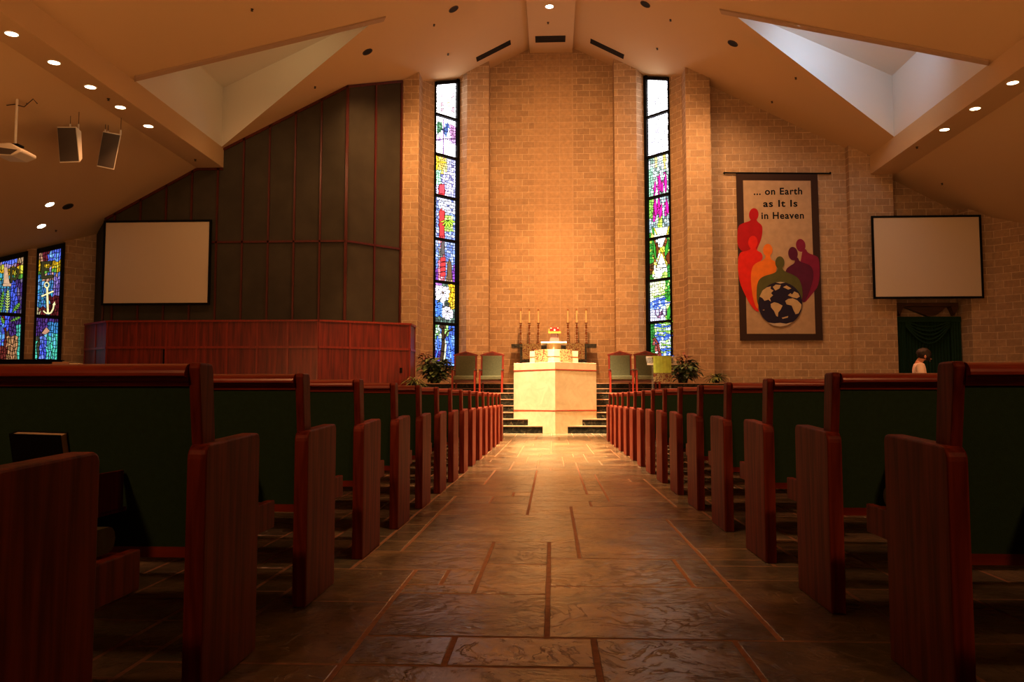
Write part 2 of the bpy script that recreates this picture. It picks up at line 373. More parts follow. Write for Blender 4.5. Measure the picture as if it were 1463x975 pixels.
for s in (-1, 1):
    sd = 'left' if s < 0 else 'right'
    seq = [((1.94, NW), (1.94, 25.2)), ((1.94, 25.2), (2.62, 25.2)), ((2.62, 25.2), (2.925, 25.42)), ((3.57, 24.72), (3.86, 24.25)), ((3.86, 24.25), (3.86, 23.58)), ((3.86, 23.58), (4.56 if s > 0 else 4.4, 23.58))]
    for k, (a, b) in enumerate(seq):
        a = (s*a[0], a[1]); b = (s*b[0], b[1])
        if s < 0: a, b = b, a
        wall('wall_'+sd, a, b, u0=.1*k)
    # wall below the tall window
    a = (s*2.925, 25.42); b = (s*3.57, 24.72)
    if s < 0: a, b = b, a
    wall('wall_'+sd, a, b, ztop=1.75)
wall('wall_right', (4.56, 23.58), (4.56, 24.05)); wall('wall_right', (4.56, 24.05), (8.5, 24.05), u0=.1); wall('wall_right', (8.5, 24.05), (8.5, 23.8)); wall('wall_right', (8.5, 23.8), (9.72, 23.8), u0=.1)
wall('wall_right', (9.72, 23.8), (9.72, 24.3)); wall('wall_right', (9.72, 24.3), (11.6, 24.3), u0=.3); wall('wall_right', (11.6, 24.3), (11.75, 23.75)); wall('wall_right', (11.75, 23.75), (12.3, 23.6)); wall('wall_right', (12.3, 23.6), (XW, 19.7), u0=.15)
wall('wall_right', (XW, 19.7), (XW, YB)); wall('wall_back', (XW, YB), (-XW, YB), 'brick')
LW0 = (-13.0, 22.88); LW1 = (-XW, 22.88-3.2*.994)
wall('wall_left', (-XW, YB), LW1)
def lw_t(px): p = atW(px, 450, LW0, LW1); return (p.x-LW0[0])/(LW1[0]-LW0[0])
def lw_p(t): return (LW0[0]+(LW1[0]-LW0[0])*t, LW0[1]+(LW1[1]-LW0[1])*t)
tA, tB, tC, tD = lw_t(88), lw_t(50), lw_t(35.5), lw_t(-6)
def seg(t0, t1, **k): wall('wall_left', lw_p(t1), lw_p(t0), u0=.1, **k)
seg(0, tA); seg(tB, tC); seg(tD, 1); seg(tA, tB, ztop=1.7); seg(tC, tD, ztop=1.7)
# choir wall (cloth covered)
CH = [(-13.0, 22.88), (-12.39, 22.25), (-5.63, 22.25), (-4.36, 23.56)]
for a, b in zip(CH, CH[1:]): wall('wall_choir', a, b, 'panel')
trimn = [2]
def batten(p, q, w=.055, d=.04, nrm=(0, -1), z0=None, z1=None, mat='batten'):
    """vertical or sloping batten between 3D points p and q"""
    p = Vector(p); q = Vector(q); n = Vector((nrm[0], nrm[1], 0)).normalized(); ax = (q-p).normalized(); sd = ax.cross(n).normalized()*w/2
    m2 = MB(); v = []
    for b in (p, q):
        for k in (1, -1):
            v += [b+sd*k, b+sd*k+n*d]
    m2.shape(v, [(0, 1, 3, 2), (4, 6, 7, 5), (0, 4, 5, 1), (2, 3, 7, 6), (0, 2, 6, 4), (1, 5, 7, 3)])
    trimn[0] += 1
    return struct(m2.build('trim_%d' % trimn[0], M[mat]))
xs = [-5.63-.722*i for i in range(10)]
for i, x in enumerate(xs): batten((x, 22.25, 2.6), (x, 22.25, zc(x)-.005), w=.075 if i == 0 else .05)
na = (-.718, -.696)  # outward normal of angled part
na = ((CH[3][1]-CH[2][1]), -(CH[3][0]-CH[2][0]))
def ang(t): return (CH[2][0]+(CH[3][0]-CH[2][0])*t, CH[2][1]+(CH[3][1]-CH[2][1])*t)
for t in (.5, .985):
    p = ang(t); batten((*p, 2.6), (*p, zc(p[0])-.02), nrm=na)
batten((CH[1][0], 22.25, 5.11), (-5.63, 22.25, 5.11)); batten((*ang(0), 5.11), (*ang(1), 5.11), nrm=na)
batten((-9.1, 22.25, zc(9.1)-.04), (-5.63, 22.25, zc(5.63)-.04), w=.07); batten((*ang(0), zc(5.63)-.04), (*ang(1), zc(4.36)-.04), nrm=na, w=.07)
batten((CH[1][0], 22.25, zc(CH[1][0])-.04), (-SX, 22.25, SZ-.04), w=.07); batten((-SX, 22.25, SZ-.035), (-9.1, 22.25, SZ-.035), w=.07); batten((-9.13, 22.25, SZ), (-9.13, 22.25, 7.72), w=.05)
batten((CH[1][0], 22.25, 2.6), (CH[1][0], 22.25, zc(CH[1][0])-.01), mat='darkwood')

# ------------------------------------------------------------------ floor: slate flags in grout
G = .155; GX0 = -.02; GY0 = 2.54
nx0, nx1 = -int(16/G), int(16.2/G); ny0, ny1 = -int(6.4/G), int(20.4/G)
occ = {}
manual = [(-4, 1, -6, 0), (-4, -2, 0, 2), (-2, 1, 0, 2), (1, 4, -5, 2), (4, 8, -4, 2), (-4, 0, 2, 6), (0, 5, 2, 7), (5, 8, 2, 8), (-4, -2, 6, 7), (-4, -3, 7, 9), (-3, -2, 7, 9), (-2, 0, 6, 10), (-2, 0, 10, 14),
          (-6, -2, 9, 12), (-5, -2, 12, 14), (0, 4, 7, 11), (4, 5, 7, 11), (0, 1, 11, 14), (1, 5, 11, 20), (5, 8, 11, 13), (5, 8, 13, 20), (-5, 1, 14, 21), (-8, -4, -6, 0), (-7, -4, 0, 5), (-7, -4, 5, 9)]
tiles = []
def put(x0, x1, y0, y1):
    for i in range(x0, x1):
        for j in range(y0, y1): occ[(i, j)] = 1
    tiles.append((x0, x1, y0, y1))
for t in manual:
    if all((i, j) not in occ for i in range(t[0], t[1]) for j in range(t[2], t[3])): put(*t)
sizes = [(5, 3), (4, 3), (3, 3), (6, 4), (3, 2), (4, 4), (2, 2), (5, 4), (3, 4), (2, 3), (4, 2)]
for j in range(ny0, ny1):
    for i in range(nx0, nx1):
        if (i, j) in occ: continue
        opts = sizes[:]; random.shuffle(opts); ok = None
        for w, h in opts+[(2, 1), (1, 2), (1, 1)]:
            if all((i+a, j+b) not in occ for a in range(w) for b in range(h)) and i+w <= nx1 and j+h <= ny1: ok = (w, h); break
        put(i, i+ok[0], j, j+ok[1])
mb = MB()
mb.face([(-16.4, -4.2, -.0018), (16.4, -4.2, -.0018), (16.4, 26.7, -.0018), (-16.4, 26.7, -.0018)], mi=1)
for (x0, x1, y0, y1) in tiles:
    g = .0055; v = random.uniform(.8, 1.18); w = random.uniform(-.08, .08); col = (v*(1+w), v, v*(1-w), 1)
    a, b, c, d = GX0+x0*G+g, GX0+x1*G-g, GY0+y0*G+g, GY0+y1*G-g; e = .006
    j = [random.uniform(-.003, .003) for _ in range(4)]
    top = [(a+e+j[0], c+e, 0), (b-e+j[1], c+e+j[2], 0), (b-e, d-e+j[3], 0), (a+e, d-e, 0)]; bot = [(a, c, -.004), (b, c, -.004), (b, d, -.004), (a, d, -.004)]
    mb.face(top, col=col)
    for k in range(4): mb.face([bot[k], bot[(k+1) % 4], top[(k+1) % 4], top[k]], col=col)
struct(mb.build('floor', [M['slate'], M['grout']], fix=False, attr='tint'))

# ------------------------------------------------------------------ tall stained-glass windows
def lerp(a, b, t): return [a[i]+(b[i]-a[i])*t for i in range(3)]
W_ = (1, 1, 1)
def colL(u, y):
    """left tall window, u 0..1 left to right, y = height row in photo pixels (at the left edge)"""
    r = random.random(); n = random.random()
    if y < 163:
        c = (5, 4.9, 5) if r > .06 else (3.2, 2.4, 1.6)
        if y > 125 and (abs(u-.35) < .05 or abs(u-.85) < .05) and r > .5: c = (2.0, 1.4, 1.6)
        return c
    if y < 220:
        c = (4.2, 4.1, 4.6)
        if 172 < y < 190:
            d = abs(u-.38)
            if .04 < d < .25 and abs(y-181) < 3+d*34: c = (.35, .8, .45) if u < .38 else (.4, .7, 1.5)
            if u > .68: c = (1.6, .8, 1.5)
        if 193 < y < 200 and abs(u-.5) > .2: c = (2.2, 1.4, 2.6)
        return c
    if y < 280:
        c = (2.0, 1.9, 2.7) if r > .35 else ((1.1, 1.15, 2.0) if r > .12 else (.5, .5, 1.1))
        if u < .45 and y < 247: c = (2.6, 1.9, .45) if r > .3 else (1.8, 1.2, .3)
        if .45 < u < .6 and y < 240: c = (2.2, 2.1, .9)
        if u < .3 and 243 < y < 262: c = (1.2, 2.3, 1.6)
        if .18 < u < .52 and y > 261: c = (1.8, .12, .15)
        return c
    if y < 341:
        c = (.75, 1.0, 1.9) if r > .55 else ((1.7, 1.8, 2.3) if r > .15 else (.3, .4, 1.0))
        if .26 < u < .50 and y > 290: c = (1.6, .18, .22)
        if .45 < u < .92 and 305 < y < 326: c = (1.0, 1.7, .35) if r > .35 else (2.2, 2.2, .9)
        if u > .25 and y < 300 and r > .3: c = (2.0, 2.0, 2.4)
        return c
    if y < 402:
        c = (.45, .7, 1.6) if r > .5 else (1.1, 1.3, 1.9)
        if .25 < u < .53: c = (1.5, .45, .6) if r > .4 else (1.9, 1.0, 1.1)
        if .25 < u < .45 and 355 < y < 370: c = (.5, .5, .45)
        if .62 < u < .85 and y > 370: c = (.9, .62, .38)
        if y > 375+10*r and (u < .25 or u > .85): c = (.55, .16, .95)
        return c
    if y < 463:
        c = (.14, .22, .2) if r > .4 else (.3, .5, .4)
        if u < .35 and y < 410: c = (1.3, .55, 1.7)
        if (u-.42)**2*900+(y-418)**2 < 150 or (.3 < u < .55 and 425 < y < 437): c = (3.4, 3.1, 3.6)
        if (u-.62)**2*900+(y-446)**2 < 85 or (.5 < u < .85 and 450 < y < 456): c = (3.2, 3.0, 3.6)
        if u < .42 and 430 < y < 452: c = (.3, .75, 2.1)
        if u > .72 and y < 440: c = (2.0, 1.3, .12) if (y < 425 or u > .8) else (.8, .5, .1)
        if abs(u-.44) < .07 and 417 < y < 422: c = (1.6, .9, .2)
        return c
    c = (.18, .38, 1.4) if r > .35 else (.5, .95, 2.0)
    if .36 < u < .55: c = (.16, .10, .06)
    if .42 < u < .6 and 484 < y < 515 and abs(u-.62+(y-480)*.004) < .08: c = (2.4, 2.4, 1.8)
    if u < .34 and y < 485: c = (.35, .75, .25) if r > .5 else (1.1, 1.4, 1.2)
    if .05 < u < .32 and 485 <= y < 500: c = (.6, .9, 1.9)
    if u < .35 and y >= 500: c = (.20, .10, .7)
    if .55 < u < .7 and y < 480: c = (.9, 1.6, .5) if r > .4 else (.2, .15, .1)
    return c
def colR(u, y):
    r = random.random()
    if y < 158: return (5, 4.9, 5) if r > .05 else (3, 2.9, 3.4)
    if y < 217:
        return (4.8, 4.7, 5) if r > .10 else (2.8, 2.6, 3.4)
    if y < 277:
        c = (2.0, 2.1, 2.2) if r > .4 else ((1.2, 1.6, 1.4) if r > .15 else (.45, .7, .6))
        if u < .2 and y > 230: c = (.9, 1.6, 1.2)
        if abs(u-.35) < .08 and y < 232: c = (3, 2.4, 1.0)
        if abs(u-.78) < .06 and y < 240: c = (3, 2.2, .5)
        for cu, y0 in ((.27, 255), (.45, 246), (.6, 258), (.78, 244)):
            if abs(u-cu) < .03 and y > y0: c = (1.3, .08, .8)
        return c
    if y < 337:
        c = (.8, 1.1, 1.2) if r > .5 else ((1.5, 1.7, 1.7) if r > .15 else (.3, .45, .45))
        if u < .2 and y < 305: c = (.7, 1.5, .3)
        for cu, y1 in ((.27, 312), (.45, 300), (.60, 316), (.80, 308)):
            if abs(u-cu) < .04 and y < y1: c = (1.3, .06, .8) if r > .2 else (.6, .02, .35)
        if .36 < u < .56 and 306 < y < 324: c = (1.4, 1.9, .3)
        if y >= 323:
            w = .40-(y-323)*.008; c = (3.2, 3.2, 3.1) if abs(u-.5) < w else (.15, .7, .12)
            if abs(abs(u-.5)-w) < .05: c = (2.4, 2.0, .5)
        return c
    if y < 398:
        c = (.6, .18, .05) if r > .45 else (.25, .12, .04)
        if (u < .22 or u > .76) and y < 372: c = (.12, .75, .12) if r > .4 else (.9, 1.3, .2)
        w = .22-(y-337)*.012
        if y < 355 and abs(u-.5) < max(w, .05): c = (3.2, 3.2, 3.1)
        if 352 < y < 360 and abs(u-.5) < .18: c = (2.0, 2.0, .3)
        if 359 < y < 386:
            w = .06+(y-359)*.0105
            if abs(u-.5) < w: c = (3.3, 3.3, 3.0)
            elif abs(u-.5) < w+.06: c = (2.2, 1.9, .4)
        if y >= 386: c = (2.2, 2.4, 1.8) if .15 < u < .55 else ((1.3, 1.9, .4) if u < .8 and u >= .55 else (.15, .7, .1))
        if u > .82 and y > 372: c = (.1, .8, .15)
        return c
    if y < 459:
        c = (2.6, 2.7, 1.8) if r > .3 else (2.0, 2.4, 1.0)
        if u > .68 and y < 430: c = (.10, .75, .10) if r > .35 else (1.2, 1.8, .5)
        if 422 < y < 441 and u < .72: c = (.35, .65, 2.2) if r > .4 else (1.4, 1.8, 2.5)
        if y >= 441: c = (2.0, 2.0, 2.6) if u < .72 else ((.9, 1.7, .3) if r > .4 else (.15, .7, .1))
        if 443 < y < 452 and .1 < u < .7 and r > .6: c = (.7, .35, .6)
        return c
    c = (.9, 1.4, .5) if (int(y/4)+int(u*3)) % 3 == 0 else ((.3, .6, 1.9) if r > .4 else (1.9, 2.3, 2.4))
    if u < .18 and y < 505: c = (.08, .5, .10)
    if .12 < u < .42 and abs((y-482)-(u-.12)*85) < 6: c = (.75, .22, .2)
    if y > 484 and u > .4 and r > .5 and y < 497: c = (2.2, 2.2, 2.3)
    return c

def glass_panel(mb, p0, p1, zb0, zt0, zt1, colfn, nc, ch, jit=.38, gap=.009, nrm=None, off=.012, ybase=None):
    """jittered glass cells between plan points p0 (left) and p1 (right); the top may slope"""
    P0 = Vector((*p0, 0)); P1 = Vector((*p1, 0)); W = (P1-P0).length; nrm = Vector((*nrm, 0)).normalized()
    nr = max(2, round((zt0-zb0)/ch)); gr = []
    for j in range(nr+1):
        row = []
        for i in range(nc+1):
            u = i/nc; v = j/nr
            if 0 < i < nc: u += random.uniform(-jit, jit)/nc
            if 0 < j < nr: v += random.uniform(-jit, jit)/nr
            zt = zt0+(zt1-zt0)*u; z = zb0+(zt-zb0)*v; row.append((u, z))
        gr.append(row)
    for j in range(nr):
        for i in range(nc):
            q = [gr[j][i], gr[j][i+1], gr[j+1][i+1], gr[j+1][i]]
            cu = sum(a[0] for a in q)/4; cz = sum(a[1] for a in q)/4
            pc = P0.lerp(P1, cu); pl = P0
            y = proj((pl.x, pl.y, cz))[1]; xx, yy = proj((pc.x, pc.y, cz))
            c = colfn(cu, y, xx, yy)
            k = random.uniform(.62, 1.12)*(1 if max(c) < 1.7 else (1.0 if max(c) < 4 else 1.7))
            pts = []
            for (a, z) in q:
                du = gap*(1 if a < cu else -1)/W; dz = gap*(1 if z < cz else -1)
                b = P0.lerp(P1, a+du)+nrm*off; pts.append((b.x, b.y, z+dz))
            mb.face(pts, col=(c[0]*k, c[1]*k, c[2]*k, 1))
def tall_window(n, s):
    a = Vector((s*3.57, 24.72, 0)); b = Vector((s*2.925, 25.42, 0))
    if s > 0: a, b = b, a          # a = left end as seen
    d = (b-a).normalized(); nrm = Vector((d.y, -d.x, 0)); W = (b-a).length
    ao = a; bars = [163, 220, 279, 341, 402, 462] if s < 0 else [158, 217, 277, 337, 398, 459]
    ref = a if s < 0 else b
    # bar heights, read where the window is nearest the pillar beside the nave
    zs = [atW(621 if s < 0 else 958, y, (a.x, a.y), (b.x, b.y)).z for y in bars]
    zt = lambda p: zc(p.x)-.02
    root = bpy.data.objects.new('window_%d' % n, None); C.objects.link(root); root.location = (a.x, a.y, 1.75); struct(root)
    def loc(o): o.parent = root; o.location = Vector(o.location)-root.location; return o
    def obj(mb, name, mat, **k): o = mb.build(name, mat, **k); o.parent = root; o.location = -root.location; return o
    m1 = MB(); fw = .03
    def bar(u0, u1, z0, z1, za=None, zb_=None, dep=.09):
        q0 = a+d*u0; q1 = a+d*u1; v = []
        for base, zz in ((q0, (z0, za or z1)), (q1, (z0 if zb_ is None else z0, zb_ or z1))):
            for z in zz:
                v += [Vector((base.x, base.y, z)), Vector((base.x, base.y, z))+nrm*dep]
        m1.shape(v, [(0, 1, 3, 2), (4, 6, 7, 5), (0, 4, 5, 1), (2, 3, 7, 6), (0, 2, 6, 4), (1, 5, 7, 3)])
    inner = .11; fl, fr = (fw, inner) if s < 0 else (inner, fw)
    fl_ = fl if s > 0 else .006; fr_ = fr if s < 0 else .006
    bar(0, fl_, 1.75, zt(a)); bar(W-fr_, W, 1.75, zt(b)); bar(0, W, 1.75, 1.80)
    # sloping head
    q = [(a, zt(a)-.10), (a, zt(a)), (b, zt(b)-.10), (b, zt(b))]; v = []
    for p, z in q: v += [Vector((p.x, p.y, z)), Vector((p.x, p.y, z))+nrm*.09]
    m1.shape(v, [(0, 1, 3, 2), (4, 6, 7, 5), (0, 4, 5, 1), (2, 3, 7, 6), (0, 2, 6, 4), (1, 5, 7, 3)])
    for z in zs: bar(0, W, z-.035, z+.035)
    obj(m1, 'window_frame', M['black'])
    m3 = MB(); m3.face([a+Vector((0, 0, 1.75)), b+Vector((0, 0, 1.75)), b+Vector((0, 0, zt(b))), a+Vector((0, 0, zt(a)))]); obj(m3, 'leading', M['lead'])
    fn = (lambda u, y, xx, yy: colL(u, y)) if s < 0 else (lambda u, y, xx, yy: colR(u, proj((ref.x, ref.y, EYE+(487.5-y)*0+0))[1] if False else yR(y)))
    p0 = a+d*fl_; p1 = a+d*(W-fr_)
    def yR(y):   # rows of the right window are read at its outer edge
        v = 570-y; return 570-v*1.0
    edges = [zt(a)-.10]+[z for z in zs]+[1.80]
    for i in range(7):
        ztop = edges[i]-(.04 if i else 0); zbot = edges[i+1]+(.04 if i < 6 else 0)
        zt1 = ztop+((zt(b)-zt(a)) if i == 0 else 0)
        m = MB()
        if s > 0:
            f = lambda u, y, xx, yy, A=a, Bq=b: colR(u, yy+ (0)*(u))
        else:
            f = fn
        def ff(u, y, xx, yy, s=s):
            # height as seen at the outer (nave side) edge
            if s < 0: return colL(u, y)
            v = (570-yy); outer = v*(1+(1-u)*.034)
            return colR(u, 570-outer)
        glass_panel(m, (p0.x, p0.y), (p1.x, p1.y), zbot, ztop, zt1, ff, 10, .085, nrm=(nrm.x, nrm.y))
        obj(m, 'glass_pane', M['glass'], fix=False, attr='glass')
def zl(zx, zy): return (590+zx/4.24, 300+zy/4.24)
def zu(zx, zy): return (590+zx/4.24, 90+zy/4.24)
def rl(zx, zy): return (890+zx/4.24, 300+zy/4.24)
def ru(zx, zy): return (890+zx/4.24, 90+zy/4.24)
def petal(cx, cy, a, l, w):
    dx, dy = math.cos(a), math.sin(a); px, py = -dy*w, dx*w
    return [(cx+dx*3, cy+dy*3), (cx+dx*l*.5+px, cy+dy*l*.5+py), (cx+dx*l*.85+px*.7, cy+dy*l*.85+py*.7), (cx+dx*l, cy+dy*l), (cx+dx*l*.85-px*.7, cy+dy*l*.85-py*.7), (cx+dx*l*.5-px, cy+dy*l*.5-py)]
def flower(cx, cy, r, n=7): return [petal(cx, cy, 2*PI*i/n-.3, r*(1.25 if 1 < 2*PI*i/n-.3 < 2.2 else 1), r*.36) for i in range(n)]
def strk(pts, w):
    out = []
    for i in range(len(pts)-1):
        (x0, y0), (x1, y1) = pts[i], pts[i+1]; l = math.hypot(x1-x0, y1-y0); nx, ny = -(y1-y0)/l*w/2, (x1-x0)/l*w/2
        out.append([(x0+nx*.9+(x1-x0)*.06, y0+ny*.9+(y1-y0)*.06), (x1+nx*.9, y1+ny*.9), (x1-nx*.9, y1-ny*.9), (x0-nx*.9+(x1-x0)*.06, y0-ny*.9+(y1-y0)*.06)])
    return out
OVL = [('flower_glass', (2.6, 2.4, 2.7), zl, flower(180, 505, 44)+flower(205, 620, 34)), ('flower_heart', (1.6, .8, .1), zl, [petal(178, 508, -1.6, 14, 6), petal(205, 622, -1.6, 11, 5)]),
       ('amber_curve', (1.9, 1.1, .05), zl, strk([(225, 448), (236, 470), (238, 500), (230, 530), (214, 562)], 18)),
       ('brown_branch', (.09, .05, .03), zl, strk([(168, 940), (175, 860), (182, 790), (178, 720), (160, 700)], 20)+strk([(182, 790), (205, 740), (240, 720)], 10)),
       ('lily_stem', (1.9, 1.9, 1.2), zl, strk([(196, 810), (192, 860), (186, 930)], 11)), ('blue_blades', (.15, .45, 1.9), zl, strk([(215, 760), (235, 850), (238, 930)], 12)+strk([(145, 760), (150, 840), (135, 900)], 10)+strk([(128, 540), (145, 590), (155, 640)], 12)),
       ('red_tower', (1.5, .10, .12), zl, [[(155, 5), (188, 5), (186, 160), (158, 160)]]+[[(164, y), (194, y-4), (195, y+22), (163, y+26)] for y in (290, 320, 350, 380)]),
       ('palm_glass', (.9, 1.5, .15), zl, [petal(208, 62, a, 48, 7) for a in (.3, .8, 1.3, 1.85, 2.35, 2.85)]), ('brown_candle', (.30, .18, .09), zl, [[(205, 335), (218, 295), (232, 335), (232, 425), (205, 425)]]),
       ('grey_figure', (.25, .22, .22), zl, [[(178, 185), (188, 205), (190, 270), (166, 270), (168, 205)]]),
       ('red_door_glass', (1.8, .15, .22), zu, [[(155, 740), (188, 735), (190, 795), (155, 790)]]), ('yellow_figure', (2.2, 1.5, .1), zu, strk([(135, 560), (150, 600), (135, 650)], 14)+strk([(150, 600), (200, 605)], 10)),
       ('butterfly_green', (.35, 1.0, .5), zu, strk([(145, 360), (145, 425), (172, 405), (172, 375), (145, 360)], 6)), ('butterfly_blue', (.25, .4, 1.3), zu, strk([(178, 400), (182, 425)], 8)+strk([(208, 360), (206, 420), (184, 405)], 6)),
       ('lilac_cross', (1.3, .7, 1.6), zu, strk([(130, 470), (185, 462), (250, 458)], 5)+strk([(182, 330), (182, 580)], 5))]
OVR = [('chalice_glass', (2.9, 2.9, 2.8), rl, [[(196, 112), (276, 102), (268, 144), (212, 150)], [(212, 172), (262, 166), (238, 232)], [(237, 262), (262, 322), (210, 330)], [(207, 336), (264, 328), (270, 350), (203, 358)], [(200, 370), (242, 364), (240, 405), (197, 408)]]),
       ('gold_rim', (2.0, 1.6, .12), rl, strk([(190, 106), (208, 150)], 7)+strk([(284, 96), (272, 146)], 7)+strk([(228, 236), (248, 258)], 14)+strk([(236, 256), (203, 350), (272, 345), (238, 256)], 6)),
       ('green_blades', (.06, .60, .06), rl, [petal(188, 175, 1.45, 135, 9), petal(278, 170, 1.72, 120, 10), petal(180, 95, 1.4, 60, 7), petal(298, 500, 1.9, 60, 12), petal(288, 570, 1.7, 100, 12)]),
       ('brown_field', (.30, .06, .01), rl, [[(206, 190), (222, 236), (208, 300), (200, 250)], [(262, 280), (292, 240), (292, 330), (276, 330)]]),
       ('blue_waves', (.12, .35, 1.6), rl, strk([(182, 560), (220, 545), (265, 535)], 9)+strk([(182, 585), (230, 570), (290, 562)], 7)+strk([(190, 700), (240, 712), (300, 700)], 8)+strk([(190, 760), (250, 770), (305, 760)], 8)+strk([(240, 850), (305, 842)], 9)+strk([(245, 890), (310, 885)], 8)),
       ('lime_waves', (.7, 1.5, .1), rl, strk([(185, 530), (235, 520), (270, 500)], 7)+strk([(188, 680), (240, 690), (305, 675)], 7)+strk([(210, 735), (305, 735)], 7)+strk([(240, 815), (300, 825)], 7)),
       ('rust_path', (.45, .08, .07), rl, strk([(190, 775), (215, 810), (225, 860), (240, 920)], 14)),
       ('violet_uprights', (.5, .25, .6), rl, strk([(200, 600), (202, 640)], 5)+strk([(222, 598), (226, 640)], 5)+strk([(245, 600), (240, 640)], 5)+strk([(265, 595), (268, 640)], 5)),
       ('magenta_flames', (1.5, .02, .75), ru, [petal(198, 705, 1.57, 85, 7), petal(222, 655, 1.5, 130, 8), petal(242, 705, 1.6, 85, 7), petal(262, 650, 1.57, 140, 8), petal(198, 815, 1.52, 120, 9), petal(218, 812, 1.5, 70, 8), petal(240, 840, 1.7, 110, 9), petal(264, 812, 1.45, 110, 9)])]
def tall_overlays(n, s, L):
    a = Vector((s*3.57, 24.72, 0)); b = Vector((s*2.925, 25.42, 0))
    if s > 0: a, b = b, a
    d = (b-a).normalized(); nrm = Vector((d.y, -d.x, 0)); root = bpy.data.objects['window_%d' % n]
    for nm, col, fn, polys in L:
        m = MB()
        for po in polys:
            P = [atW(*fn(*q), (a.x, a.y), (b.x, b.y))+nrm*.022 for q in po]; m.face(P, col=(*col, 1))
            for i in range(len(P)):
                p, q = P[i], P[(i+1) % len(P)]; e = q-p
                if e.length < 1e-4: continue
                w = e.normalized().cross(nrm)*.008; m.face([v+nrm*.003 for v in (p-w, q-w, q+w, p+w)], mi=1)
        o = m.build(nm, [M['glass'], M['lead']], fix=False, attr='glass'); o.parent = root; o.location = -root.location
tall_window(1, -1); tall_window(2, 1); tall_overlays(1, -1, OVL); tall_overlays(2, 1, OVR)

# two stained-glass windows in the far left wall
def fz(zx, zy): return (zx/4.64, 330+zy/4.64)
def colE(u, y, xx, yy):
    x = xx*4.64; t = (yy-330)*4.64; r = random.random()
    if t < 205: 
        if x < 285: return (.75, .40, .25)
        if x < 325 - (t-120)*.1: return (.20, .02, .05)
        return (.35, .75, 1.5) if r > .3 else (.15, .25, 1.1)
    if t < 300:
        if 345 > x > 325 and t > 240: return (.55, .45, .9)
        if t < 262: return (1.0, .62, .03) if t < 235 or r > .4 else (.9, .8, .1)
        if t < 282: return (.20, .55, .08)
        return (.12, .28, .9) if r > .3 else (.9, .5, .4)
    if t < 332 and 285 < x < 350: return (.75, .42, .3)
    if t < 560:
        if x > 350 and t < 425: return (.30, .2, .75) if r > .4 else (.45, .35, .8)
        if x > 325 and t > 425: return (.18, .015, .03)
        if x < 300 and t > 500: return (.8, .7, .4) if x < 262 else (.2, .02, .03)
        return (.10, .35, .85) if r > .45 else ((.06, .5, .8) if r > .2 else (.25, .6, 1.1))
    if t < 690:
        if x > 318 and t > 600: return (.08, .40, .85)
        if x < 250 and t > 640: return (.13, .05, .35)
        return (.14, .06, .40) if r > .3 else (.07, .03, .15)
    if x > 300: return (.12, .85, .65) if r > .3 else (.2, .75, .95)
    if x > 258: return (.12, .2, 1.2) if r > .3 else (.25, .4, 1.2)
    if x < 248 and t > 735: return (.12, .8, .6)
    return (.07, .08, .05)
def colP(u, y, xx, yy):
    x = xx*4.64; t = (yy-330)*4.64; r = random.random()
    if t < 218: return (.18, .3, 1.4) if x < 112 else (.75, .5, .28)
    if t < 240: return (.7, .5, .9) if x < 115 else (.3, .02, .05)
    if t < 292: return (1.1, .66, .03) if r > .25 else (.9, .85, .1)
    if t < 325: return (.2, .6, .1) if r > .4 else (.1, .5, .6)
    if t < 560:
        if x < 62 and t < 395: return (.08, .45, .7)
        if 72 < x < 110: return (.12, .22, 1.2)
        if x >= 110: return (.09, .05, .28) if r > .3 else (.3, .25, .45)
        return (.08, .3, .6) if r > .5 else (.07, .12, .4)
    if x < 22 and t < 760: return (.12, .2, 1.2) if r > .4 else (.2, .6, 1.2)
    if 33 < x < 58 and t < 655: return (.12, .2, 1.3)
    if x > 112 and t > 620: return (.12, .75, .6)
    if x > 55 and t < 695: return (.09, .04, .28)
    if 45 < x < 118 and t > 700: return (.70, .36, .18) if r > .35 else (.5, .28, .12)
    if x <= 45: return (.22, .03, .03)
    return (.10, .08, .04)
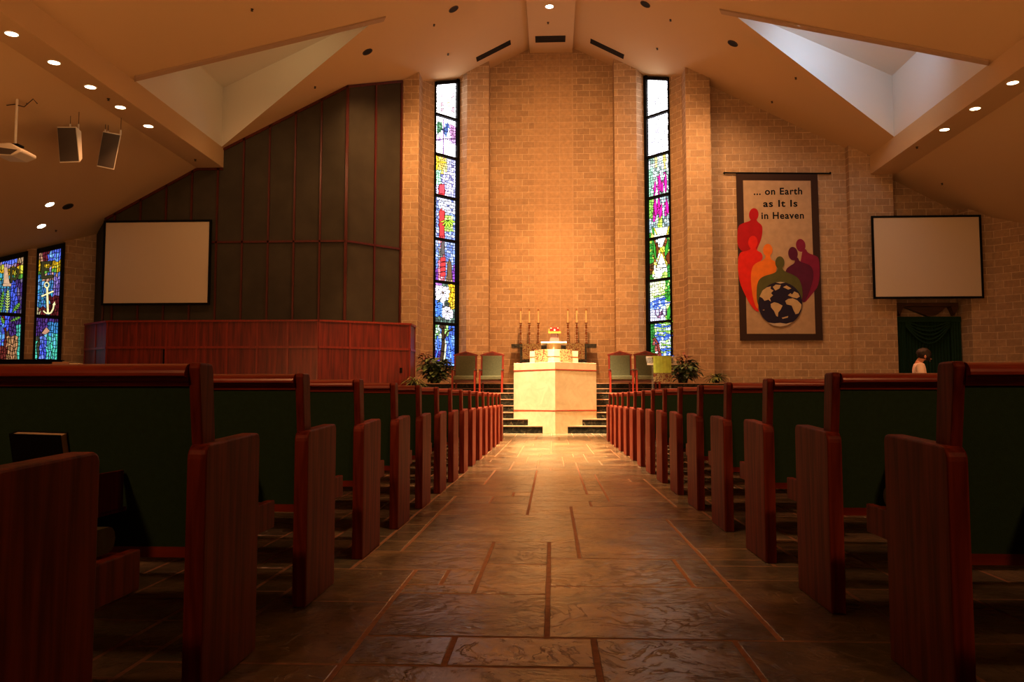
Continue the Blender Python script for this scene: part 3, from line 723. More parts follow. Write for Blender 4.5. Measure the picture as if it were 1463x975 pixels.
def far_window(n, xl, xr, colfn, overlays):
    p0 = lw_p(lw_t(xl)); p1 = lw_p(lw_t(xr)); a = Vector((*p0, 0)); b = Vector((*p1, 0)); d = (b-a).normalized(); nrm = Vector((d.y, -d.x, 0)); W = (b-a).length
    root = bpy.data.objects.new('window_%d' % n, None); C.objects.link(root); root.location = (a.x, a.y, 1.7); struct(root)
    def obj(mb, name, mat, **k): o = mb.build(name, mat, **k); o.parent = root; o.location = -root.location; return o
    zt = lambda p: zc(p.x)-.10; zm = atW(70, 453, LW0, LW1).z; m1 = MB()
    def bar(u0, u1, pts):
        v = []
        for u, zz in pts:
            q = a+d*u
            for z in zz: v += [Vector((q.x, q.y, z)), Vector((q.x, q.y, z))+nrm*.08]
        m1.shape(v, [(0, 1, 3, 2), (4, 6, 7, 5), (0, 4, 5, 1), (2, 3, 7, 6), (0, 2, 6, 4), (1, 5, 7, 3)])
    zz = lambda u: zt(a)+(zt(b)-zt(a))*u/W
    f = .045; fr = .085
    bar(0, 0, [(0, (1.7, zz(0)+.05)), (f, (1.7, zz(f)+.05))]); bar(0, 0, [(W-fr, (1.7, zz(W-fr)+.05)), (W, (1.7, zz(W)+.05))]); bar(0, 0, [(0, (1.7, 1.76)), (W, (1.7, 1.76))])
    bar(0, 0, [(0, (zm-.04, zm+.04)), (W, (zm-.04, zm+.04))]); bar(0, 0, [(0, (zz(0)-.07, zz(0)+.06)), (W, (zz(W)-.07, zz(W)+.06))])
    obj(m1, 'window_frame', M['black'])
    m3 = MB(); m3.face([a+Vector((0, 0, 1.7)), b+Vector((0, 0, 1.7)), b+Vector((0, 0, zt(b))), a+Vector((0, 0, zt(a)))]); obj(m3, 'leading', M['lead'])
    seg("dummy", None) if False else None
    q0 = a+d*f; q1 = a+d*(W-fr)
    m = MB(); glass_panel(m, (q0.x, q0.y), (q1.x, q1.y), zm+.04, zz(f)-.07, zz(W-fr)-.07, colfn, 10, .10, nrm=(nrm.x, nrm.y)); obj(m, 'glass_pane', M['glass'], fix=False, attr='glass')
    m = MB(); glass_panel(m, (q0.x, q0.y), (q1.x, q1.y), 1.76, zm-.04, zm-.04, colfn, 10, .10, nrm=(nrm.x, nrm.y)); obj(m, 'glass_pane', M['glass'], fix=False, attr='glass')
    for nm, col, polys in overlays:
        m = MB()
        for po in polys:
            pts = []
            for zx, zy in po:
                p = atW(*fz(zx, zy), LW0, LW1); pts.append(p+nrm*.022)
            c = Vector((0, 0, 0))
            for p in pts: c += p
            c /= len(pts)
            m.face([c+(p-c)*1.0+nrm*.006 for p in pts], col=(*col, 1))
        obj(m, nm, M['glass'], fix=False, attr='glass')
        m = MB()
        for po in polys:   # dark lead outline behind the piece
            pts = [atW(*fz(zx, zy), LW0, LW1)+nrm*.02 for zx, zy in po]
            n_ = len(pts)
            for i in range(n_):
                p, q = pts[i], pts[(i+1) % n_]; e = (q-p)
                if e.length < 1e-4: continue
                w = e.normalized().cross(nrm)*.010; m.face([p-w, q-w, q+w, p+w])
        obj(m, 'leading', M['lead'], fix=False)
def stroke(pts, w):
    out = []
    for i in range(len(pts)-1):
        (x0, y0), (x1, y1) = pts[i], pts[i+1]; l = math.hypot(x1-x0, y1-y0); nx, ny = -(y1-y0)/l*w/2, (x1-x0)/l*w/2
        out.append([(x0+nx, y0+ny), (x1+nx, y1+ny), (x1-nx, y1-ny), (x0-nx, y0-ny)])
    return out
ring = [(308+15*math.cos(t*PI/6), 360+18*math.sin(t*PI/6)) for t in range(13)]
anchor = stroke(ring, 8)+stroke([(311, 378), (313, 460), (316, 550)], 13)+stroke([(278, 433), (348, 403)], 10)+stroke([(316, 550), (335, 545), (350, 520), (357, 485)], 11)+[[(345, 492), (361, 468), (367, 492)]]+stroke([(316, 550), (300, 545), (285, 530)], 9)+[[(272, 428), (284, 428), (284, 438), (272, 438)], [(343, 398), (354, 398), (354, 408), (343, 408)]]
letE = [[(272, 205), (290, 205), (290, 320), (272, 320)], [(290, 205), (342, 200), (342, 216), (290, 222)], [(290, 250), (325, 248), (325, 264), (290, 266)], [(290, 300), (350, 292), (350, 312), (290, 320)], [(330, 216), (342, 214), (342, 228), (330, 230)]]
letP = [[(66, 245), (80, 245), (80, 345), (66, 345)], [(80, 245), (108, 243), (108, 258), (80, 260)], [(108, 243), (122, 258), (127, 285), (112, 285), (106, 258)], [(127, 285), (120, 312), (104, 326), (100, 312), (112, 285)], [(80, 312), (104, 312), (104, 328), (80, 328)]]
obel = [[(27, 242), (45, 242), (62, 350), (22, 350)], [(18, 352), (72, 350), (72, 368), (18, 368)]]
def frond(x0, y0, x1, y1, n, l, w):
    o = stroke([(x0, y0), (x1, y1)], 4); dx, dy = (x1-x0), (y1-y0); L_ = math.hypot(dx, dy); ux, uy = dx/L_, dy/L_
    for i in range(1, n):
        t = i/n; bx, by = x0+dx*t, y0+dy*t; k = math.sin(PI*(.15+.8*t))*l
        for sg in (1, -1):
            ex, ey = bx+(-uy*sg*.7+ux*.7)*k, by+(ux*sg*.7+uy*.7)*k; px, py = -(ey-by)/k*w, (ex-bx)/k*w
            o.append([(bx, by), ((bx+ex)/2+px, (by+ey)/2+py), (ex, ey), ((bx+ex)/2-px, (by+ey)/2-py)])
    return o
far_window(3, 49, 88.5, colE, [('lead_letter', (.045, .05, .02), letE), ('anchor_glass', (1.1, 1.0, .55), anchor), ('tan_glass', (.7, .38, .25), [[(275, 680), (305, 640), (328, 665), (300, 688)]])])
far_window(4, -6, 35.5, colP, [('lead_letter', (.045, .05, .02), letP), ('obelisk_glass', (.75, .50, .32), obel), ('lime_frond', (.75, .95, .28), frond(45, 545, 52, 392, 9, 24, 3.4)), ('green_frond', (.22, .55, .06), frond(0, 545, 22, 400, 8, 22, 3.4)+frond(82, 540, 130, 480, 5, 22, 3.2)+frond(70, 600, 132, 572, 4, 18, 3)+frond(5, 570, 25, 615, 4, 16, 3))])

# ------------------------------------------------------------------ chancel steps and platform
XT = .066; SH = [.17, .325, .48, .635, .79, .95, 1.07, 1.21]; SY = [19.35, 19.65, 19.95, 20.25, 20.55, 20.85, 21.75, 22.05]
st = thing('chancel_steps', 'black flecked marble steps rising to the altar platform', 'steps', (0, 19.35, 0))
def step(x0, x1, y0, y1, z0, z1):
    m = MB(); m.box(x0, x1, y0, y1, z0, z1-.02, 0); m.box(x0, x1, y0-.012, y1, z1-.02, z1, 1)
    o = m.build('step', [M['marble'], M['tread']], st, (0, 0, 0)); o.location = -st.location; return o
yy_ = SY+[25.75]
for i in range(8):
    z0 = 0 if i == 0 else SH[i-1]
    w = 1.46 if i < 4 else 3.84
    yend = 22.3
    d0 = (SY[i]-19.1)/.86
    if i == 2:
        for s in (-1, 1): step(XT+s*1.0, s*w, SY[i], yend, z0, SH[i])
    elif SY[i] < 19.9:    # butts against the slanted altar faces
        for s in (-1, 1): step(XT+s*d0*1.0, s*w, SY[i], yend, z0, SH[i])
    elif i < 6:
        if i == 3:
            m = MB(); m.box(-.93, 1.06, 20.61, 22.3, 0, .95); o = m.build('step', M['marble'], st); o.location = -st.location
        step(-w, -.935, SY[i], yend, z0, SH[i]); step(1.065, w if i < 4 else 5.6, SY[i], yend, z0, SH[i])
    elif i < 7: step(-w, w if i < 4 else 5.6, SY[i], yend, z0, SH[i])
    else:
        pl = [(-3.84, SY[7]), (5.6, SY[7]), (5.6, 23.55), (3.84, 23.55), (3.84, 24.2), (2.6, 25.15), (1.92, 25.18), (1.92, 25.78), (-1.92, 25.78), (-1.92, 25.18), (-2.6, 25.15), (-3.84, 24.2)]
        m = MB(); m.prism(pl, z0, SH[7]-.02, 'Z', 0); m.prism([(x, y-(.012 if y < 22.1 else 0)) for x, y in pl], SH[7]-.02, SH[7], 'Z', 1); o = m.build('altar_platform', [M['marble'], M['tread']], st); o.location = -st.location
for s in (-1, 1):
    m = MB(); m.box(s*1.47, s*5.6 if s > 0 else s*3.6, 19.75, 20.83, 0, .60, 0); m.box(s*1.47, s*5.6 if s > 0 else s*3.6, 19.74, 20.83, .60, .62, 1)
    o = m.build('side_landing', [M['marble'], M['tread']], st); o.location = -st.location

# ------------------------------------------------------------------ altar
al = thing('stone_altar_front', 'large cream stone altar front with pointed prow and thin red lines', 'altar', (XT, 19.1, 0))
def prow(mb, xt, yt, hw, slope, yb, z0, z1, mi=0, grow=0):
    yt -= grow; y1 = yt+hw*slope; hw2 = hw+grow
    poly = [(xt, yt), (xt+hw2, y1), (xt+hw2, yb+grow), (xt-hw2, yb+grow), (xt-hw2, y1)]
    mb.prism(poly, z0, z1, 'Z', mi)
def addp(mb, name, mat, parent, **k): o = mb.build(name, mat, parent, **k); o.location = Vector(o.location)-parent.location; return o
m = MB(); prow(m, XT, 19.1, .99, .86, 20.6, 0, 1.65); addp(m, 'stone_block', M['stone'], al, bevel=.006)
for z in (1.46, .515):
    m = MB(); prow(m, XT, 19.1, .99, .86, 20.6, z, z+.022, grow=.004); addp(m, 'red_inlay_line', M['redline'], al)
# table block behind, its slab and cloths
tb = thing('altar_table', 'white altar table with pointed front standing above the stone prow', 'altar table', (.045, 20.5, 1.21))
yT = 20.62
m = MB(); prow(m, .045, yT, .61, .55, 21.6, .951, 1.995); addp(m, 'stone_block', M['stone'], tb, bevel=.005)
m = MB(); prow(m, .045, yT, .61, .55, 21.6, 1.84, 1.857, grow=.004); addp(m, 'red_inlay_line', M['redline'], tb)
m = MB(); prow(m, .045, yT+.005, .22, .5, 21.3, 1.995, 2.03); addp(m, 'raised_top', M['stone'], tb, bevel=.004)
m = MB(); prow(m, .045, 20.75, .18, .9, 21.5, 2.03, 2.185); addp(m, 'pedestal', M['stone'], tb)
m = MB(); m.box(-.28, .37, 20.72, 21.5, 2.185, 2.225); addp(m, 'top_slab', simple('white_slab', (.9, .86, .78), .4), tb, bevel=.006)
def cloth_quad(x0, x1, ya, yb, z0, z1, th=.006, scallop=False):
    m = MB(); n = 14; top = []; bot = []
    for i in range(n+1):
        t = i/n; x = x0+(x1-x0)*t; y = ya+(yb-ya)*t-.006*abs(math.sin(t*PI*5)); zz = z0+(.02*abs(math.sin(t*PI*5)) if scallop else 0); top.append((x, y, z1)); bot.append((x, y-.012, zz))
    for i in range(n): m.face([bot[i], bot[i+1], top[i+1], top[i]])
    return m
for s, lb in ((-1, 'gold brocade cloth hanging left over the front of the altar table'), (1, 'gold brocade cloth hanging right over the front of the altar table')):
    xa, xb = (-.435, -.115) if s < 0 else (.19, .50)
    yf = lambda x: yT-.015+abs(x-.045)*.55
    m = cloth_quad(xa, xb, yf(xa)-.01, yf(xb)-.01, 1.66, 2.035); m.face([(xa, yf(xa)-.01, 2.035), (xb, yf(xb)-.01, 2.035), (xb, yf(xb)+.5, 2.04), (xa, yf(xa)+.5, 2.04)])
    tag(m.build('altar_cloth', M['brocade'], origin=((xa+xb)/2, yf(xa), 2.03)), lb, 'cloth', 'gold brocade cloths on the altar table')
# missal stand with red book
ms = thing('book_stand', 'brass book stand on the white slab holding a small red book', 'book stand', (.06, 21.05, 2.225))
m = MB(); m.prism([(-.13, 0), (.13, 0), (.09, .23), (-.09, .23)], -.06, .02, 'Y'); m.build('mauve_block', M['mauve'], ms, bevel=.003)  # mauve trapezoid block below the ledge
m = MB(); m.box(-.155, .165, -.10, -.02, .225, .245); m.box(-.155, .165, -.105, -.095, .225, .275); m.box(-.15, -.13, -.09, 0, .24, .34); m.build('brass_ledge', M['gold'], ms)
rb = thing('book', 'small red book with pale emblem on the brass stand', 'book', (.065, 21.0, 2.47))
m = MB(); m.lathe([(.024, 0), (.024, .004), (.001, .005)], 10); 
o = m.build('emblem', M['paper'], rb); o.rotation_euler = (PI/2, 0, 0); o.location = (0, -.03, .068)
m = MB(); m.box(-.115, .115, -.03, .0, .0, .135)
for cx in (-.085, .085):
    for cz in (.02, .115): m.box(cx-.016, cx+.016, -.033, -.029, cz-.009, cz+.009, 1)
m.build('cover', [M['red'], M['paper']], rb)
# retable
rt = thing('retable_altar', 'black marble high altar shelf against the brick niche wall', 'altar', (.05, 25.2, 1.21))
m = MB(); m.box(-1.24, 1.35, 25.2, 25.66, 2.35, 2.46); addp(m, 'top_slab', M['marble'], rt, bevel=.004)
m = MB(); m.box(-.98, 1.05, 25.28, 25.6, 1.21, 2.35); addp(m, 'pedestal', M['marble'], rt)
for lb, xa, xb in (('gold brocade frontal on the left end of the black high altar', -.90, -.33), ('gold brocade frontal on the right end of the black high altar', .42, .99)):
    m = cloth_quad(xa, xb, 25.185, 25.185, 1.99, 2.472); m.face([(xa, 25.185, 2.472), (xb, 25.185, 2.472), (xb, 25.6, 2.472), (xa, 25.6, 2.472)])
    m.box(xa+.01, xb-.01, 25.185, 25.2, 2.32, 2.468)
    tag(m.build('altar_frontal', M['brocade'], origin=((xa+xb)/2, 25.2, 2.47)), lb, 'cloth', 'gold brocade frontals on the high altar')
def candlestick():
    r = thing('candlestick', 'beaded brass candlestick with tall cream candle', 'candlestick', (0, 0, 0), group='six altar candlesticks')
    prof = [(.055, 0), (.055, .02), (.025, .04)]; z = .05; k = 0
    while z < .56:
        prof += [(.018, z), (.032, z+.02), (.032, z+.035), (.018, z+.05)]; z += .062
    prof += [(.02, z), (.05, z+.025), (.052, z+.035), (.02, z+.036)]
    m = MB(); m.lathe(prof, 16)
    for zz in (.06, .12, .185, .25, .375, .44, .60):
        for a in range(6): 
            c = Vector((.033*math.cos(a*PI/3-PI/2), .033*math.sin(a*PI/3-PI/2), zz)); m.lathe([(.003, -.011), (.010, 0), (.003, .011)], 8, c, 1)
    m.build('stem', [M['brass'], M['bead']], r)
    m = MB(); m.lathe([(.027, .62), (.027, 1.035), (.02, 1.04)], 16); m.build('candle', M['wax'], r, smooth=False)
    m = MB(); m.lathe([(.03, 1.02), (.031, 1.045), (.022, 1.062), (.006, 1.07)], 14); m.build('brass_cap', M['brass'], r)
    return r
cs = candlestick()
cxs = [-.949, -.688, -.415, .480, .745, 1.03]
onm = ['outermost on the left', 'middle one of the left three', 'innermost of the left three', 'innermost of the right three', 'middle one of the right three', 'outermost on the right']
for i, x in enumerate(cxs):
    lb = 'tall beaded brass candlestick with cream candle, '+onm[i]
    p = (x*1.012, 25.34, 2.473)
    if i == 0: cs.location = p; cs['label'] = lb
    else: dup(cs, p, 0, lb)

# ------------------------------------------------------------------ presider chairs
def chancel_chair():
    r = thing('chancel_chair', '', 'chair'); W = .305; T = M['cherrytrim']
    for x in (-W+.02, W-.02):
        m = MB(); m.box(x-.024, x+.024, -.03, .025, 0, .58); m.build('leg', T, r, bevel=.004)
        m = MB(); m.box(x*.86-.022, x*.86+.022, .46, .51, 0, .5); m.build('leg', T, r, bevel=.004)
        m = MB(); m.box(x-.022, x+.026, -.05, .42, .575, .60); m.build('armrest', M['grille'], r, bevel=.005)
    m = MB(); m.prism([(.44, .4), (.50, .4), (.56, .98), (.50, .98)], -.30, -.255, 'X'); m.prism([(.44, .4), (.50, .4), (.56, .98), (.50, .98)], .255, .30, 'X')
    m.prism([(-.32, .97), (.32, .97), (.32, 1.0), (0, 1.09), (-.32, 1.0)], .49, .56, 'Y'); m.build('back_frame', T, r, bevel=.004)
    m = MB(); m.prism([(-.22, .995), (.22, .995), (0, 1.06)], .482, .492, 'Y'); m.build('pediment_inset', M['cherry'], r)
    m = MB(); m.prism([(.40, .42), (.46, .42), (.53, .97), (.47, .97)], -.255, .255, 'X'); m.build('backrest', M['olive'], r, bevel=.012)
    m = MB(); m.box(-.285, .285, -.02, .48, .33, .435); m.build('seat', M['olive'], r, bevel=.02)
    m = MB(); m.box(-.285, .285, 0, .48, .26, .33); m.build('seat_frame', M['darkwood'], r)
    return r
ch0 = chancel_chair()
for i, (x, lb) in enumerate([(-2.26, 'red wood pediment chair with olive upholstery, far left beside the plant'), (-1.56, 'red wood pediment chair with olive upholstery, just left of the altar'), (1.755, 'red wood pediment chair with olive upholstery, just right of the altar'), (2.42, 'red wood pediment chair partly hidden behind the clear lectern')]):
    p = (x, 21.12, .95)
    if i == 0: ch0.location = p; ch0['label'] = lb; ch0['group'] = 'chancel chairs flanking the altar'
    else: dup(ch0, p, 0, lb)

# ------------------------------------------------------------------ acrylic lectern with cloth
lc = thing('lectern', 'clear acrylic lectern draped with a green and gold cloth', 'lectern', (2.65, 20.35, .62))
m = MB(); m.box(-.3, .3, -.2, .2, 0, .02); m.build('base', M['acryl'], lc)
for x in (-.21, .21):
    m = MB(); m.box(x-.008, x+.008, -.12, .12, .02, 1.05); m.build('side_panel', M['acryl'], lc)
m = MB(); m.prism([(-.19, 1.0), (.16, 1.2), (.16, 1.215), (-.19, 1.015)], -.36, .36, 'X'); m.build('reading_desk', M['acryl'], lc)
m = MB(); m.box(-.36, .36, -.20, -.18, .99, 1.03); m.box(-.34, .38, .15, .165, 1.19, 1.22); m.build('desk_edge', M['white'], lc)
m = cloth_quad(-.215, .215, -.22, -.22, .80, 1.21); m.face([(-.215, -.22, 1.21), (.215, -.22, 1.21), (.215, .16, 1.225), (-.215, .16, 1.225)])
lcl = thing('lectern_cloth', 'lime green lectern cloth with gold brocade hem', 'cloth', (2.65, 20.35, .62))
m.build('green_field', M['limecloth'], lcl)
m = cloth_quad(-.218, .218, -.227, -.227, .575, .80, scallop=True); m.build('brocade_hem', M['brocade'], lcl)

# ------------------------------------------------------------------ plants
def leaf(mb, base, d, l, w, droop=.5, seg=5, fold=.15, up=None):
    d = Vector(d).normalized(); side = d.cross(Vector((0, 0, 1)))
    if side.length < .01: side = Vector((1, 0, 0))
    side.normalize(); p = Vector(base); rows = []
    for i in range(seg+1):
        t = i/seg; ww = w*math.sin(PI*min(1, (t*.93+.04)))**.8*(1-.35*t)
        rows.append((p-side*ww+Vector((0, 0, fold*ww)), p.copy(), p+side*ww+Vector((0, 0, fold*ww)))); p = p+d*(l/seg); d = (d+Vector((0, 0, -droop/seg))).normalized()
    v = [q for r in rows for q in r]; f = []
    for i in range(seg):
        for k in range(2): f.append((i*3+k, i*3+k+1, (i+1)*3+k+1, (i+1)*3+k))
    mb.shape(v, f)
def plant(name, label, cat, loc, potr, poth, parts, group=None):
    """parts: (partname, mat, count, height range, spread, leaf length, width, droop, (cx,cy,cz))"""
    r = thing(name, label, cat, loc, group=group)
    m = MB(); m.lathe([(potr*.72, 0), (potr, poth*.9), (potr*1.06, poth*.92), (potr*1.06, poth), (potr*.9, poth), (potr*.88, poth*.85)], 20); m.build('pot', M['pot'], r)
    sm = MB()
    for pn, mat, cnt, (h0, h1), spread, ll, lw, droop, (cx, cy) in parts:
        m = MB()
        for i in range(cnt):
            a = random.uniform(0, 2*PI); e = random.random()**.6; h = random.uniform(h0, h1); rr = spread*e*math.sin(PI*min(1, .25+.75*(h1-h)/(h1-h0+.01)*.8))
            p = Vector((cx+rr*math.cos(a), cy+rr*math.sin(a)*.7, h)); el = random.uniform(-.1, .8)
            if random.random() < .5: sm.tube([(0+cx*.3, 0, poth*.8), (p.x*.5+cx*.15, p.y*.5, poth+(h-poth)*.7), p], .005, 5)
            k = random.uniform(.75, 1.2); leaf(m, p, (math.cos(a), math.sin(a)*.8-.15, el), ll*k, lw*k, droop)
        m.build(pn, M[mat], r, fix=False, smooth=True)
    sm.build('stems', M['stem'], r)
    return r
plant('potted_plant', 'large bushy plant with variegated and rusty leaves left of the chairs', 'plant', (-3.22, 22.75, 1.21), .17, .2,
      [('foliage', 'leafA', 170, (.08, .66), .44, .24, .095, 1.3, (.02, 0)), ('rusty_leaves', 'leafR', 34, (.55, .84), .14, .15, .05, 1.0, (-.30, 0)), ('dark_leaves', 'leafB', 90, (.10, .60), .40, .2, .07, 1.4, (0, .08))])
plant('spider_plant', 'small pale striped plant before the red wood panel at left', 'plant', (-3.66, 21.93, 1.07), .10, .14, [('foliage', 'leafC', 60, (.12, .2), .08, .38, .024, 1.4, (0, 0))])
plant('potted_plant', 'tall dark leafy plant with red top leaves right of the lectern', 'plant', (3.52, 22.6, 1.21), .16, .22,
      [('foliage', 'leafB', 120, (.10, .60), .40, .23, .08, 1.5, (.02, 0)), ('pale_leaves', 'leafA', 30, (.2, .5), .38, .26, .08, 1.8, (.05, -.1)), ('red_leaves', 'leafR', 44, (.5, .8), .2, .18, .042, .9, (.05, 0))])
plant('fern', 'small green fern at the foot of the right brick pillar', 'plant', (4.40, 22.6, 1.21), .11, .12, [('foliage', 'leafC', 50, (.1, .17), .07, .38, .024, 1.3, (0, 0)), ('dark_leaves', 'leafB', 30, (.1, .2), .08, .3, .03, 1.2, (.05, 0))])

# ------------------------------------------------------------------ choir enclosure in red wood
cb = thing('choir_partition', 'long red cherry wood panelled choir partition below the brown wall', 'partition', (-8, 21.4, 0))
CP = [(-12.9, 22.3), (-11.79, 21.4), (-6.11, 21.4), (-3.90, 22.58), (-3.90, 23.4)]
def addc(m, nm, mat, **k): return addp(m, nm, mat, cb, **k)
TZ = 2.87; MZ = 2.15
for i, (a, b) in enumerate(zip(CP, CP[1:])):
    a = Vector((*a, 0)); b = Vector((*b, 0)); d = (b-a).normalized(); n = Vector((d.y, -d.x, 0)); L_ = (b-a).length
    m = MB(); v = []
    for p in (a, b):
        for q in (0, -.08): v += [p+n*q, p+n*q+Vector((0, 0, TZ-.03))]
    m.shape(v, [(0, 1, 3, 2), (4, 6, 7, 5), (0, 4, 5, 1), (2, 3, 7, 6), (1, 5, 7, 3), (0, 2, 6, 4)]); addc(m, 'panel', M['cherry'])
    def bar(u0, u1, z0, z1, dep=.03, back=0):
        m = MB(); v = []
        for u in (u0, u1):
            p = a+d*u
            for z in (z0, z1): v += [Vector((p.x, p.y, z))+n*dep, Vector((p.x, p.y, z))-n*back]
        m.shape(v, [(0, 1, 3, 2), (4, 6, 7, 5), (0, 4, 5, 1), (2, 3, 7, 6), (0, 2, 6, 4), (1, 5, 7, 3)]); return m
    addc(bar(0, L_, TZ-.05, TZ, .045, .10), 'cap_rail', M['cherrytrim'])
    addc(bar(0, L_, MZ-.03, MZ+.03), 'middle_rail', M['cherrytrim']); addc(bar(0, L_, .0, .12), 'base_rail', M['cherrytrim'])
    k = max(1, round(L_/.81))
    for j in range(k+1):
        u = L_*j/k; addc(bar(max(0, u-.028), min(L_, u+.028), .12, TZ-.05, .022), 'stile', M['cherrytrim'])
    if i == 2:
        o = addc(bar(L_*.90-.03, L_*.90+.03, 1.50, 1.64, .035), 'outlet_plate', M['black'])
    if i == 1: addc(bar(L_*.275-.015, L_*.275+.015, .12, 2.1, .026), 'door_gap', M['black'])

# ------------------------------------------------------------------ projection screens
def screen(label, x0, x1, z0, z1, y, yb):
    r = thing('projection_screen', label, 'screen', ((x0+x1)/2, y, z0), group='projection screens on the front wall')
    w = (x1-x0)/2; h = z1-z0; f = .055
    m = MB(); m.box(-w, w, 0, .05, 0, f); m.box(-w, w, 0, .05, h-f, h); m.box(-w, -w+f, 0, .05, f, h-f); m.box(w-f, w, 0, .05, f, h-f); m.build('frame', M['black'], r)
    m = MB(); m.box(-w+f, w-f, .02, .04, f, h-f); m.build('screen_surface', M['screen'], r)
    m = MB()
    for x in (-w*.6, w*.6): m.box(x-.03, x+.03, .05, yb-y, h*.4, h*.6)
    m.build('wall_bracket', M['black'], r)
screen('blank white screen in black frame on the brown panelled choir wall', -12.36, -9.33, 3.36, 5.71, 22.08, 22.25)
screen('blank white screen in black frame over the green curtain, right side', 8.96, 11.96, 3.58, 5.92, 23.45, 23.9)

# ------------------------------------------------------------------ banner
BY = 23.99
def bz(zx, zy): return (1000+zx/3.25, 200+zy/3.25)
bn = thing('wall_banner', 'tall cloth banner of coloured figures around a globe with black lettering', 'banner', (6.5, BY, 2.5))
def bpoly(name, col, polys, lay, parent=None, rough=.9):
    m = MB()
    for po in polys:
        m.face([atY(*bz(*p), BY-.004*lay) for p in po])
    mat = simple(name+'_cloth', col, rough, noise=.08, nscale=6)
    o = m.build(name, mat, bn, fix=False); o.location = -bn.location; return o
tl, tr, br, bl = atY(*bz(168, 156), BY), atY(*bz(546, 158), BY), atY(*bz(571, 930), BY), atY(*bz(187, 932), BY)
m = MB(); m.shape([tl, tr, br, bl]+[p+Vector((0, .02, 0)) for p in (tl, tr, br, bl)], [(0, 1, 2, 3), (4, 7, 6, 5), (0, 4, 5, 1), (1, 5, 6, 2), (2, 6, 7, 3), (3, 7, 4, 0)]); o = m.build('border', simple('dark_brown_border_cloth', (.045, .020, .012), .9), bn); o.location = -bn.location
bpoly('field', (.44, .32, .21), [[(200, 188), (514, 190), (537, 901), (218, 901)]], 1)
def ell(cx, cy, rx, ry, n=28, rot=0): return [(cx+rx*math.cos(2*PI*i/n)*math.cos(rot)-ry*math.sin(2*PI*i/n)*math.sin(rot), cy+rx*math.cos(2*PI*i/n)*math.sin(rot)+ry*math.sin(2*PI*i/n)*math.cos(rot)) for i in range(n)]
def smoothp(pts, it=2):
    for _ in range(it):
        q = []
        for i in range(len(pts)):
            a, b = pts[i], pts[(i+1) % len(pts)]; q += [(a[0]*.75+b[0]*.25, a[1]*.75+b[1]*.25), (a[0]*.25+b[0]*.75, a[1]*.25+b[1]*.75)]
        pts = q
    return pts
figs = [('magenta_figure', (.22, .012, .06), (468, 490, 22, 30, -.15), [(476, 510), (492, 505), (500, 525), (530, 535), (556, 548), (556, 672), (520, 718), (478, 768), (470, 700), (455, 600), (470, 555)]),
        ('dark_red_figure', (.38, .005, .010), (250, 347, 22, 30, .1), [(173, 402), (200, 386), (236, 376), (240, 360), (262, 360), (264, 378), (288, 395), (291, 420), (286, 460), (266, 505), (262, 522), (174, 520)]),
        ('purple_figure', (.10, .008, .045), (432, 528, 22, 31, -.1), [(394, 630), (400, 600), (418, 585), (442, 572), (438, 548), (455, 545), (462, 566), (505, 578), (524, 596), (529, 640), (505, 715), (478, 768), (460, 700), (430, 650)]),
        ('red_figure', (.62, .02, .010), (246, 476, 22, 31, .05), [(176, 522), (222, 515), (238, 505), (236, 485), (258, 488), (260, 512), (288, 525), (293, 555), (262, 575), (244, 600), (240, 690), (262, 770), (278, 802), (248, 788), (212, 728), (177, 645)]),
        ('orange_figure', (.70, .20, .02), (315, 512, 22, 29, 0), [(235, 640), (242, 590), (262, 570), (302, 556), (306, 530), (325, 530), (330, 556), (352, 565), (358, 600), (340, 640), (300, 660), (285, 720), (270, 800), (245, 740)]),
        ('green_figure', (.10, .10, .028), (371, 570, 21, 29, 0), [(262, 720), (266, 660), (290, 634), (345, 620), (361, 606), (360, 585), (382, 585), (386, 608), (430, 625), (462, 645), (476, 690), (478, 740), (440, 790), (300, 790), (268, 770)])]
for i, (nm, col, hd, body) in enumerate(figs):
    bpoly(nm, col, [smoothp(body)], 2+i); bpoly('head', col, [ell(*hd[:4], rot=hd[4])], 2.4+i)
bpoly('globe', (.018, .010, .035), [ell(373, 762, 102, 102, 40)], 9)
conts = [[(277, 728), (290, 700), (310, 685), (330, 680), (328, 692), (342, 700), (330, 712), (340, 722), (325, 735), (330, 752), (318, 742), (300, 748), (290, 735)],
         [(338, 683), (352, 672), (376, 674), (370, 690), (350, 700)], [(328, 762), (345, 754), (362, 758), (384, 770), (374, 790), (364, 802), (362, 822), (354, 818), (344, 795), (330, 778)],
         [(396, 748), (410, 738), (432, 736), (452, 745), (472, 765), (470, 782), (458, 806), (444, 810), (434, 790), (426, 770), (402, 764)], [(408, 722), (420, 712), (428, 718), (438, 704), (456, 712), (464, 728), (450, 736), (430, 732)],
         [(386, 684), (402, 676), (425, 690), (410, 696)], [(290, 790), (300, 788), (298, 793)], [(380, 826), (410, 818), (408, 826), (384, 832)]]
bpoly('continents', (.50, .38, .22), conts, 10)
bpoly('polar_ice', (.50, .42, .33), [[(314, 848), (345, 852), (373, 850), (400, 854), (430, 846), (405, 862), (373, 867), (340, 862)], [(352, 662), (373, 659), (396, 662), (373, 668)]], 11)
